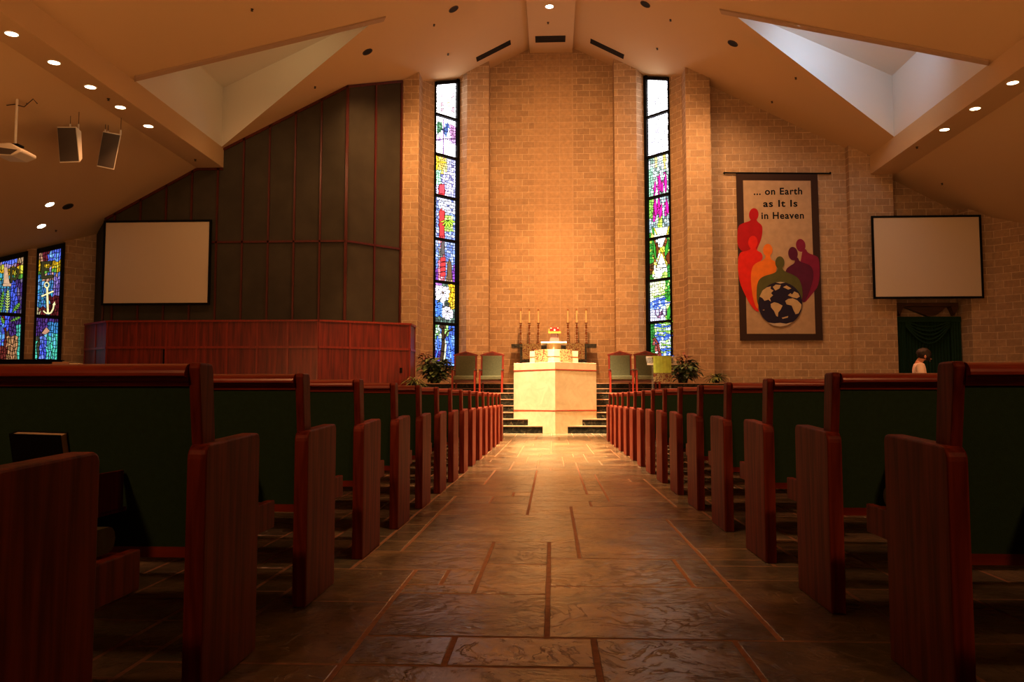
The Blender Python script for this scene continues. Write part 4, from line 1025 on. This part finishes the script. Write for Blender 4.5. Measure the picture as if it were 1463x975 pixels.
def letters(txt, x0, x1, ybase, hgt):
    cu = bpy.data.curves.new('lettering', 'FONT'); cu.body = txt; cu.size = 1; cu.offset = .022; cu.space_character = 1.12
    to = bpy.data.objects.new('lettering', cu); C.objects.link(to); dg = bpy.context.evaluated_depsgraph_get(); me = bpy.data.meshes.new_from_object(to.evaluated_get(dg))
    C.objects.unlink(to); bpy.data.objects.remove(to)
    xs_ = [v.co.x for v in me.vertices]; ys_ = [v.co.y for v in me.vertices]
    a = atY(*bz(x0, ybase), BY-.008); b = atY(*bz(x1, ybase), BY-.008); t = atY(*bz(x0, ybase-hgt), BY-.008)
    sx = (b.x-a.x)/(max(xs_)-min(xs_)); sz = (t.z-a.z)/max(ys_)
    for v in me.vertices: v.co = Vector((a.x+(v.co.x-min(xs_))*sx, BY-.008, a.z+v.co.y*sz))-bn.location
    me.materials.clear(); me.materials.append(M['black']); o = bpy.data.objects.new('lettering', me); C.objects.link(o); o.parent = bn
letters('... on Earth', 250, 475, 255, 31); letters('as It Is', 294, 453, 311, 31); letters('in Heaven', 286, 483, 367, 31)
m = MB(); m.tube([atY(*bz(113, 153), BY), atY(*bz(605, 156), BY)], .022, 8); o = m.build('hanging_rod', M['black'], bn); o.location = -bn.location
m = MB(); 
for q in (113, 605):
    c = atY(*bz(q, 154), BY); m.lathe([(.01, -.035), (.035, 0), (.01, .035)], 10, c)
o = m.build('rod_finial', M['black'], bn); o.location = -bn.location

# ------------------------------------------------------------------ curtained opening at right
cu = thing('green_curtain', 'dark green swagged curtain in the wall recess below the right screen', 'curtain', (10.68, 24.2, .2))
def pleats(x0, x1, z0, z1, y, amp, n):
    m = MB(); k = n*6; r0 = []; r1 = []
    for i in range(k+1):
        x = x0+(x1-x0)*i/k; yy2 = y-amp*(.5+.5*math.cos(2*PI*i/6)); r0.append((x, yy2, z0)); r1.append((x, yy2, z1))
    for i in range(k): m.face([r0[i], r0[i+1], r1[i+1], r1[i]])
    return m
addp(pleats(9.80, 11.58, .2, 3.12, 24.22, .05, 20), 'back_drape', M['curtain'], cu, fix=False, smooth=True)
for xa_, xb_ in ((9.78, 10.06), (11.30, 11.60)):
    addp(pleats(xa_, xb_, .2, 3.0, 24.12, .03, 4), 'side_panel', M['curtain'], cu, fix=False, smooth=True)
m = MB(); m.box(9.78, 11.60, 24.06, 24.12, 2.98, 3.13); addp(m, 'header', M['curtain'], cu)
for k in range(5):   # swag folds
    m = MB(); pts = []
    for i in range(17):
        t = i/16; pts.append((10.05+1.26*t, 24.07-.03*math.sin(PI*t), 3.0-.03*k-(.16+.09*k)*math.sin(PI*t)))
    m.tube(pts, .028, 6); addp(m, 'swag_fold', M['curtain'], cu, smooth=True)
cn = thing('wooden_canopy', 'dark wooden canopy with triangular corbels above the green curtain', 'canopy', (10.6, 24.2, 3.1))
m = MB(); m.box(9.76, 11.50, 23.96, 24.29, 3.42, 3.52); addp(m, 'top_board', M['darkwood'], cn, bevel=.005)
for x in (9.80, 11.32):
    m = MB(); m.prism([(x-.02, 3.42), (x+.20, 3.42), (x+.09, 3.16)], 24.0, 24.24, 'Y'); addp(m, 'corbel', M['darkwood'], cn)
m = MB(); m.prism([(10.05, 3.42), (11.25, 3.42), (10.95, 3.18), (10.7, 3.15)], 24.1, 24.25, 'Y'); addp(m, 'carved_panel', M['darkwood'], cn)

# ------------------------------------------------------------------ pews
def pew(s):
    """local origin: aisle corner of the end panel at its rear, x outward = s"""
    r = thing('pew', '', 'pew'); Lp = 7.6; P = M['pew']
    def rnd(pts_corner, n=5):
        out = []
        for (cx, cy, rr, a0, a1) in pts_corner:
            for i in range(n+1): a = a0+(a1-a0)*i/n; out.append((cx+rr*math.cos(a), cy+rr*math.sin(a)))
        return out
    prof = [(0, 0), (.42, 0)]+rnd([(.395, .665, .025, 0, PI/2), (.04, .635, .04, PI/2, PI)])
    pp = [(.045, .60), (.135, .60), (.10, .885), (.09, .90), (.01, .90), (-.002, .885)]
    for x0, x1 in ((0, .026), (Lp-.055, Lp-.056)):
        m = MB(); m.prism(prof, s*x0, s*(x0+.055), 'X'); ep = m.build('end_panel', P, r, bevel=.006)
        m = MB(); m.prism(pp, s*x1, s*(x1+.032), 'X'); m.build('back_post', P, ep, bevel=.006)
    rl = rnd([(.048, .863, .031, 0, PI/2), (.012, .863, .034, PI/2, PI), (.012, .858, .014, PI, PI*1.5), (.052, .858, .014, PI*1.5, PI*2)], 7)
    m = MB(); m.prism(rl, s*.058, s*(Lp-.058), 'X'); tr_ = m.build('top_rail', M['pewx'], r, smooth=False)
    m = MB(); m.prism([(.008, .835), (.05, .835), (.05, .85), (.008, .85)], s*.058, s*(Lp-.058), 'X'); m.build('rail_moulding', M['pewx'], tr_)
    m = MB(); m.prism([(.012, .84), (.072, .84), (.17, .39), (.10, .375)], s*.056, s*(Lp-.056), 'X'); m.build('backrest', M['green'], r)
    m = MB(); m.prism([(.098, .35), (.16, .35), (.16, .38), (.096, .38)], s*.056, s*(Lp-.056), 'X'); m.build('bottom_rail', M['pewx'], r)
    m = MB(); m.box(s*.058, s*(Lp-.058), .13, .65, .39, .438); m.build('seat_board', M['pewx'], r, bevel=.004)
    for x0 in (.028, Lp-.056):
        m = MB(); m.box(s*x0, s*(x0+.028), .13, .66, .35, .445); m.build('seat_end', M['pew'], r, bevel=.004)
    cp = rnd([(.60, .475, .03, -PI/2, PI/2), (.20, .475, .03, PI/2, PI*1.5)], 6)
    m = MB(); m.prism(cp, s*.075, s*(Lp-.075), 'X'); m.build('seat_cushion', M['olive'], r, smooth=False)
    for x0 in (2.5, 5.0):
        m = MB(); m.box(s*x0, s*(x0+.05), .15, .6, 0, .385); m.build('support_leg', P, r)
    for x0 in (.255, 2.9, 5.4):
        m = MB(); m.box(s*x0, s*(x0+.6), -.115, -.10, .49, .60); m.box(s*x0, s*(x0+.6), -.115, .07, .485, .497); m.box(s*x0, s*(x0+.012), -.115, .05, .49, .60); m.box(s*(x0+.588), s*(x0+.6), -.115, .05, .49, .60); m.build('book_rack', P, r, bevel=.002)
    return r
NP = 16
ordn = ['nearest the camera', 'second from the camera', 'third from the camera', 'fourth from the camera', 'fifth from the camera', 'sixth from the camera', 'seventh from the camera', 'eighth from the camera', 'eighth from the altar', 'seventh from the altar', 'sixth from the altar', 'fifth from the altar', 'fourth from the altar', 'third from the altar', 'second from the altar', 'frontmost before the altar steps']
for s, X0, sd in ((-1, -.947, 'left'), (1, 1.035, 'right')):
    p0 = pew(s)
    for k in range(NP):
        lb = 'cherry wood pew with green cloth back, %s of the aisle, %s' % (sd, ordn[k]); gp = 'pews on the %s of the aisle' % sd
        loc = (X0, 2.247+.955*(k-1), 0)
        if k == 0: p0.location = loc; p0['label'] = lb; p0['group'] = gp
        else: dup(p0, loc, 0, lb, gp)
# hymnal in the rack of the second left pew
def book(loc, w, h, t, label, cov, rot=(0, 0, 0)):
    r = thing('book', label, 'book', loc); r.rotation_euler = rot
    m = MB(); m.box(-w/2, w/2, 0, .004, 0, h); m.box(-w/2, w/2, t-.004, t, 0, h); m.box(-w/2, -w/2+.004, 0, t, 0, h); m.build('cover', M[cov], r, bevel=.001)
    m = MB(); m.box(-w/2+.004, w/2-.003, .004, t-.004, .003, h-.003); m.build('pages', M['paper'], r)
    return r
book((-1.385, 2.225, .4985), .155, .212, .032, 'black hymnal with cream page edges standing in the left pew rack', 'bookblack', (.25, .02, -.12))
tag((lambda m: (m.box(-.07, .07, 0, .02, 0, .155), m)[1])(MB()).build('paper_pad', M['paper'], bevel=.002), 'cream paper pad in the pew rack at the left frame edge', 'paper').location = (-1.60, 2.17, .4985)
book((1.9, 2.165, .4985), .15, .19, .03, 'dark hymnal in the rack of the near right pew', 'bookblack')

# dark low chest with books beyond the left pews
dk = thing('low_cabinet', 'long low dark cabinet with a black case under the far left windows', 'cabinet', (-12.6, 18.6, 0))
p = atY(0, 521.5, 18.4); zt_ = p.z
m = MB(); m.box(-14.6, -10.9, 18.4, 19.0, 0, zt_-.03); addp(m, 'body', M['darkwood'], dk)
m = MB(); m.box(-14.62, -10.88, 18.38, 19.02, zt_-.03, zt_); addp(m, 'top_board', M['darkwood'], dk)
m = MB(); m.box(-14.55, atY(73, 515, 18.5).x, 18.5, 18.95, zt_, zt_+.11); m.box(-14.57, atY(75, 515, 18.5).x, 18.48, 18.97, zt_+.11, zt_+.13)
tag(m.build('black_case', M['black'], origin=(-13, 18.7, zt_), bevel=.01), 'long closed black case lying on the low cabinet under the windows', 'case')
xa, xb, xc = atY(72, 518, 18.45).x, atY(98, 518, 18.45).x, atY(113, 518, 18.45).x
m = MB(); m.box(xa+.06, xb, 18.42, 18.48, zt_, zt_+.065); tag(m.build('card_box', M['tan'], origin=((xa+xb)/2, 18.45, zt_)), 'tan card box on the low cabinet beside the black case', 'box')
m = MB(); m.box(xb+.03, xc, 18.42, 18.6, zt_, zt_+.035); tag(m.build('flat_book', M['paper'], origin=((xc+xb)/2, 18.45, zt_)), 'flat pale book at the right end of the low cabinet', 'book')

# ------------------------------------------------------------------ ceiling fittings
def nrm_at(x):
    a = abs(x); s = 1 if x > 0 else -1
    if a < RB or FX <= a <= SX: return Vector((0, 0, -1))
    k = .5 if a < FX else .54
    return Vector((-s*k, 0, -1)).normalized()
def on_ceil(px, py):
    r = ray(px, py); best = None
    s = 1 if r[0] > 0 else -1
    for kind in ('P', 'S', 'P2', 'R'):
        if kind == 'P': t = (12.3-EYE)/(r[2]+.5*s*r[0])
        elif kind == 'S': t = (SZ-EYE)/r[2]
        elif kind == 'P2': t = (SZ+.54*SX-EYE)/(r[2]+.54*s*r[0])
        else: t = (RZ-EYE)/r[2]
        p = Vector((r[0]*t, r[1]*t, EYE+r[2]*t)); a = abs(p.x)
        ok = {'P': RB <= a <= FX, 'S': FX < a <= SX, 'P2': a > SX, 'R': a < RB}[kind]
        if ok and (best is None or p.length < best.length): best = p
    return best
def downlight(p, label, lit, group, r=.11, power=0, mat='lens'):
    n = nrm_at(p.x); o = thing('recessed_light' if lit else 'spotlight_can', label, 'ceiling light', p, group=group)
    o.rotation_mode = 'QUATERNION'; o.rotation_quaternion = Vector((0, 0, -1)).rotation_difference(n)
    m = MB(); m.lathe([(r, 0), (r*1.22, 0), (r*1.22, -.012), (r, -.012), (r*.98, .0)], 24); m.build('trim_ring', M['white' if lit else 'darkcan'], o)
    m = MB(); m.lathe([(r*.97, -.006), (r*.97, -.008)], 24); m.build('lamp_lens' if lit else 'dark_opening', M[mat] if lit else M['vent'], o)
    return o
lits = [((15, 48), 'left'), ((77, 89), 'left'), ((129, 124), 'left'), ((174, 153), 'left'), ((212, 180), 'left'), ((1446, 118), 'right'), ((1394, 155), 'right'), ((1348, 185), 'right')]
oL = ['nearest the camera', 'second nearest the camera', 'middle one', 'next to last', 'closest to the choir wall']; oR = ['nearest the camera', 'middle of three', 'closest to the front wall']
for i, (p, sd) in enumerate(lits):
    q = on_ceil(*p); q.x = (-9.46 if sd == 'left' else 9.35)
    downlight(q, 'lit round downlight in the %s soffit row, %s' % (sd, (oL+oR)[i]), True, 'lit downlights along the %s soffit' % sd, .105)
    lamp('downlight_beam', 'SPOT', q+Vector((0, 0, -.06)), 160, (1, .48, .2), q+Vector((0, 0, -5)), .08, 100, .8)
for k in range(6):   # the soffit row continues toward and over the camera
    for x in (-9.46, 9.35): lamp('downlight_beam', 'SPOT', (x, 12.4-1.9*k, 7.1), 110, (1, .44, .18), (x, 12.4-1.9*k, 0), .1, 110, .8)
for (p, lb) in (((71, 292), 'upper lit downlight on the low ceiling above the far left windows'), ((59, 323), 'lower lit downlight on the low ceiling above the far left windows')):
    q = on_ceil(*p); downlight(q, lb, True, None, .105, mat='lensw'); lamp('downlight_beam', 'SPOT', q+Vector((0, 0, -.1)), 60, (1, .5, .2), q+Vector((0, 0, -5)), .08, 90, .8)
q = on_ceil(785, 9); downlight(q, 'single lit downlight in the flat ridge soffit above the altar', True, None, .11, mat='lensw')
for i, (p, lb) in enumerate([((525, 74), 'lower unlit spotlight can on the left ceiling slope'), ((648, 13), 'upper unlit spotlight can on the left ceiling slope'), ((922, 6), 'upper unlit spotlight can on the right ceiling slope'), ((1047, 62), 'lower unlit spotlight can on the right ceiling slope'), ((97, 295), 'unlit spotlight can on the low left ceiling beside two lit ones')]):
    downlight(on_ceil(*p), lb, False, None, .115)
spr = [((360, 13), 'high on the left slope near the skylight trim'), ((620, 35), 'left slope, upper of two near the altar'), ((640, 77), 'left slope, beside the left vent'), ((450, 124), 'left slope, above the brown choir wall'), ((783, 32), 'on the flat ridge soffit'), ((958, 28), 'right slope, upper of two near the altar'), ((939, 69), 'right slope, beside the right vent'), ((1137, 111), 'right slope, next to the bright skylight well'), ((1103, 145), 'right slope, above the banner wall'), ((1310, 210), 'right soffit past the row of downlights'), ((1346, 262), 'low right ceiling above the right screen'), ((155, 141), 'left soffit between two downlights'), ((279, 228), 'left soffit at the choir wall'), ((80, 329), 'low left ceiling above the far windows')]
s0 = None
for (p, w) in spr:
    q = on_ceil(*p); n = nrm_at(q.x); lb = 'small dark sprinkler head, '+w
    if s0 is None:
        s0 = thing('sprinkler_head', lb, 'sprinkler', q, group='ceiling sprinkler heads')
        m = MB(); m.lathe([(.035, 0), (.035, -.008), (.012, -.012), (.012, -.035), (.028, -.038), (.028, -.043)], 12); m.build('sprinkler_body', M['darkcan'], s0); o = s0
    else: o = dup(s0, q, 0, lb)
    o.location = q
# vents
for i, (a, b, lb) in enumerate([((680, 82), (729, 57), 'long black slot vent in the left slope beside the ridge'), ((844, 55), (892, 78), 'long black slot vent in the right slope beside the ridge')]):
    pa, pb = on_ceil(*a), on_ceil(*b); d = (pb-pa).normalized(); w = Vector((0, .32, 0)); n = nrm_at(pa.x)
    r = thing('slot_vent', lb, 'vent', (pa+pb)/2); c = (pa+pb)/2
    m = MB(); q = [pa-c, pb-c, pb-c+w, pa-c+w]; m.shape([v+n*.01 for v in q]+[v+n*.002 for v in q], [(0, 1, 2, 3), (4, 7, 6, 5), (0, 4, 5, 1), (1, 5, 6, 2), (2, 6, 7, 3), (3, 7, 4, 0)]); m.build('opening', M['vent'], r)
    m = MB()
    for k in range(4):
        y = .04+.08*k; m.tube([pa-c+Vector((0, y, 0))+n*.014, pb-c+Vector((0, y, 0))+n*.014], .006, 5)
    m.build('slats', M['darkcan'], r)
r = thing('slot_vent', 'short black slot vent in the flat ridge soffit', 'vent', (-.02, 24.55, 11.8))
m = MB(); m.box(-.46, .46, -.02, .42, -.012, -.001); m.build('opening', M['vent'], r)
m = MB()
for k in range(4): m.box(-.46, .46, .04+.1*k, .05+.1*k, -.022, -.012)
m.build('slats', M['darkcan'], r)

# ------------------------------------------------------------------ hanging speakers and projector
def speaker(label, tl, tr, bl, br, Y, wires, tilt):
    a, b, c, d = [atY(*q, Y) for q in (tl, tr, bl, br)]
    dy = Vector((0, .16, 0)); a = a-dy*.0; b = b
    r = thing('hanging_speaker', label, 'speaker', (a+b)/2, group='white speakers hung from the left ceiling'); o = r.location.copy()
    back = Vector((tilt, .22, .05)); m = MB(); q = [v-o for v in (a, b, d, c)]
    q2 = [v+back*(1 if i < 2 else .7) for i, v in enumerate(q)]
    cc = sum(q, Vector())/4; q2 = [cc+back*.8+(v-cc-back*.8)*.78 for v in q2]
    m.shape(q+q2, [(0, 1, 2, 3), (4, 7, 6, 5), (0, 4, 5, 1), (1, 5, 6, 2), (2, 6, 7, 3), (3, 7, 4, 0)]); m.build('cabinet', M['white'], r, bevel=.008)
    m = MB(); m.face([cc+(v-cc)*.93+Vector((0, -.006, 0)) for v in q]); m.build('grille', M['grille'], r, fix=False)
    m = MB(); h = MB()
    for (u, w) in wires:
        p = a.lerp(b, u)+Vector((0, w, .03)); top = Vector((p.x, p.y, zc(p.x))); m.tube([p-o, top-o], .006, 5)
        h.box(p.x-o.x-.012, p.x-o.x+.012, p.y-o.y-.012, p.y-o.y+.012, -.03, .09)
    m.build('hanging_wire', M['darkcan'], r); h.build('hanger', M['white'], r)
speaker('white box speaker with grey grille, left one of the hanging pair', (81, 181), (109, 181), (85, 233), (114, 232), 17.0, ((.55, .1), (.95, .12)), .03)
speaker('white box speaker with grey grille, tilted right one of the hanging pair', (147, 187), (173, 192), (138, 238), (163, 243), 18.0, ((.05, .06), (.1, .14), (.85, .1)), -.06)
pj = thing('ceiling_projector', 'white projector hanging from a pole at the left frame edge', 'projector', atY(17, 207, 15.6)); pz = pj.location.copy(); ztp = zc(pz.x)-pz.z
m = MB(); m.tube([(0, .1, 0), (0, .1, ztp)], .025, 10); m.build('pole', M['white'], pj)
m = MB(); m.prism([(-.42, -.02), (.05, .0), (.29, -.13), (.29, -.19), (.10, -.26), (-.25, -.24), (-.42, -.15)], -.15, .35, 'Y'); m.build('body', M['white'], pj, bevel=.02)
m = MB(); m.prism([(-.40, -.06), (.22, -.15), (.08, -.24), (-.24, -.22), (-.38, -.15)], -.156, -.15, 'Y'); m.build('front_grille', M['grille'], pj)
m = MB(); m.box(-.3, .12, 0, .2, -.01, .025); m.build('mount_plate', M['black'], pj)
m = MB(); m.tube([(.0, .1, ztp-.12), (.15, .1, ztp-.16), (.33, .1, ztp+.0), (.42, .1, ztp+.10-.2)], .009, 6); m.tube([(0, .1, ztp-.1), (-.2, .1, ztp-.12), (-.45, .1, ztp-.02)], .009, 6); m.tube([(.2, .1, ztp-.11), (.2, .1, ztp+.02-.1)], .007, 6)
m.build('cable', M['darkcan'], pj)

# ------------------------------------------------------------------ person
def skin_mesh(name, pts, edges, rad, mat, parent, sub=2, root=0):
    me = bpy.data.meshes.new(name); me.from_pydata(pts, edges, []); me.materials.append(mat)
    o = bpy.data.objects.new(name, me); C.objects.link(o); o.parent = parent
    sk = o.modifiers.new('skin', 'SKIN'); ss = o.modifiers.new('sub', 'SUBSURF'); ss.levels = sub; ss.render_levels = sub
    for i, v in enumerate(me.skin_vertices[0].data): v.radius = (rad[i], rad[i]) if not isinstance(rad[i], tuple) else rad[i]; v.use_root = (i == root)
    sk.use_smooth_shade = True
    return o
pr = thing('person', 'person with short dark hair and pale pink shirt, head bowed, standing among the right pews', 'person', (5.83, 13.52, 0), rotz=-1.85)
# local frame: faces +y ; height about 1.62 with the head bent forward
pts = [(0, 0, .90), (0, .01, 1.08), (0, .0, 1.28), (0, .01, 1.38), (0, .05, 1.44), (0, .10, 1.49), (0, .135, 1.43),
       (-.09, 0, .84), (-.09, .01, .47), (-.09, -.02, .07), (-.09, .08, .035), (.09, 0, .84), (.09, .01, .47), (.09, -.02, .07), (.09, .08, .035),
       (-.17, 0, 1.32), (-.21, .02, 1.06), (-.13, .17, .94), (-.06, .22, .95), (.17, 0, 1.32), (.21, .02, 1.06), (.13, .17, .94), (.06, .22, .95)]
edg = [(0, 1), (1, 2), (2, 3), (3, 4), (4, 5), (5, 6), (0, 7), (7, 8), (8, 9), (9, 10), (0, 11), (11, 12), (12, 13), (13, 14), (2, 15), (15, 16), (16, 17), (17, 18), (2, 19), (19, 20), (20, 21), (21, 22)]
rad = [(.15, .10), (.13, .09), (.15, .09), .055, .055, .092, .05, .085, .055, .04, .035, .085, .055, .04, .035, .055, .04, .03, .028, .055, .04, .03, .028]
skin_mesh('body', pts, edg, rad, M['skin'], pr)
skin_mesh('shirt', [pts[0], pts[1], pts[2], (0, .005, 1.345), pts[15], pts[16], pts[19], pts[20]], [(0, 1), (1, 2), (2, 3), (2, 4), (4, 5), (2, 6), (6, 7)], [(.175, .125), (.155, .112), (.172, .112), .075, .07, .054, .07, .054], M['pink'], pr)
skin_mesh('trousers', [pts[0], pts[7], pts[8], (-.09, -.02, .12), pts[11], pts[12], (.09, -.02, .12)], [(0, 1), (1, 2), (2, 3), (0, 4), (4, 5), (5, 6)], [(.16, .115), .10, .07, .058, .10, .07, .058], M['navy'], pr)
m = MB(); hc = Vector((0, .09, 1.475)); v = []; f = []; nu, nv = 18, 12
for j in range(nv+1):
    th_ = PI*j/nv
    for i in range(nu):
        ph = 2*PI*i/nu; rr = 1+.06*math.sin(5*ph+3*th_)+.03*math.sin(11*ph)
        d = Vector((math.sin(th_)*math.cos(ph)*.098, math.sin(th_)*math.sin(ph)*.112, math.cos(th_)*.112))*rr
        d = Matrix.Rotation(math.radians(-38), 3, 'X') @ d
        v.append(hc+Vector((0, -.015, .02))+d*(1 if j < nv*.62 else .80))
for j in range(nv):
    for i in range(nu): f.append((j*nu+i, j*nu+(i+1) % nu, (j+1)*nu+(i+1) % nu, (j+1)*nu+i))
m.shape(v, f); m.build('hair', M['hair'], pr, smooth=True)
for x in (-.092, .092):
    m = MB(); m.lathe([(.004, -.028), (.016, -.01), (.018, .01), (.006, .028)], 10, (x, .09, 1.46)); m.build('ear', M['skin'], pr, smooth=True)
m = MB(); m.prism([(.0, .0), (.028, -.018), (.0, -.03)], -.012, .012, 'X'); o = m.build('nose', M['skin'], pr, bevel=.004); o.location = (0, .175, 1.445)
m = MB()
for x in (-.032, .032): m.lathe([(.002, -.006), (.010, 0), (.002, .006)], 8, (x, .172, 1.468))
m.build('eyes', M['black'], pr); m = MB(); m.box(-.022, .022, .165, .172, 1.395, 1.402); m.build('mouth', M['redline'], pr)

# ------------------------------------------------------------------ lights
WARM = (1, .53, .22); WM = (1, .56, .25)
def sp(loc, tgt, p, ang=50, size=.12, col=WARM, blend=1.0): lamp('ceiling_or_fill_spot', 'SPOT', loc, p, col, tgt, size, ang, blend)  # used for ceiling spots and for added fill lamps alike
sp((0, 22.7, 11.6), (0.05, 19.6, .8), 2300, 60)
sp((-1.4, 17.3, 11.2), (0.0, 20.0, 1.2), 34000, 30, col=(1, .78, .50)); sp((1.2, 17.3, 11.2), (0.1, 20, 1.2), 11000, 32, col=(1, .58, .26))
sp((0, 18.6, 11.5), (.05, 25.8, 4.0), 2900, 100, .08)
sp((0, 20.3, 11.3), (.05, 25.7, 2.2), 3800, 44)  # low spot added to brighten the wall behind the candles
sp((-2.6, 20.9, 10.8), (-2.3, 25.4, 3), 520, 100); sp((2.6, 20.9, 10.8), (2.3, 25.4, 3), 520, 100)
sp((-4.7, 20.8, 9.7), (-3.6, 24.2, 3), 620, 115, col=WM); sp((4.7, 20.8, 9.7), (3.8, 24.2, 3), 620, 115, col=WM)
for y, p, a in ((17.5, 2600, 44), (15.2, 4200, 36), (12.8, 3400, 34), (10, 2100, 28), (7, 1900, 20), (4.0, 2500, 17)): sp((0, y, 11.6), (0, y+.6, 0), p, a, .15)
for s in (-1, 1):
    sp((s*7.0, 18.0, 8.3), (s*7.6, 24, 3.8), 240, 95, .3, WM)
    sp((s*4.6, 17.2, 9.7), (-s*1.0, 12.9, .4), 19000, 40, .15, (1, .60, .30)); sp((s*4.0, 10.5, 9.8), (-s*1.0, 8.5, .3), 1600, 34, .15, (1, .46, .2))  # cross spots added to brighten the aisle faces of the pews
    for y, p in ((5, 1500), (9, 1300), (14, 1300)): sp((s*4.8, y, 9.3), (s*4.8, y+.4, 0), p*1.5, 52, .2, (1, .42, .18))
    sp((s*2.6, -2.5, 5.2), (s*3.2, 6, .6), 620, 70, .3, (1, .42, .16))  # fill spots added behind the camera to bring out the pew rails
sp((-1.5, 16.5, 10.3), (-4.9, 22.0, 2.0), 2600, 26)  # spot added to brighten the angled part of the choir partition
# soft uplight lamps added out of frame to brighten the ceiling
lamp('fill_uplight', 'AREA', (0, 3.5, 4.0), 215, (1, .53, .21), (0, 10.5, 11), 5)
lamp('fill_uplight', 'AREA', (0, 8.2, 4.2), 255, (1, .55, .23), (0, 16.5, 11), 4)
for s in (-1, 1):
    lamp('fill_uplight', 'AREA', (s*9.6, 8.0, 1.6), 220, (1, .46, .16), (s*10.2, 15, 7.2), 3)

# world: faint warm ambience
w = bpy.data.worlds.new('world'); bpy.context.scene.world = w; w.use_nodes = True
w.node_tree.nodes['Background'].inputs['Color'].default_value = (.5, .3, .15, 1); w.node_tree.nodes['Background'].inputs['Strength'].default_value = .02
sc = bpy.context.scene
sc.view_settings.view_transform = 'Standard'; sc.view_settings.look = 'None'; sc.view_settings.exposure = -0.1; sc.view_settings.gamma = .86
sc.cycles.use_denoising = True; sc.cycles.max_bounces = 6; sc.cycles.sample_clamp_indirect = 6; sc.cycles.caustics_reflective = False; sc.cycles.caustics_refractive = False
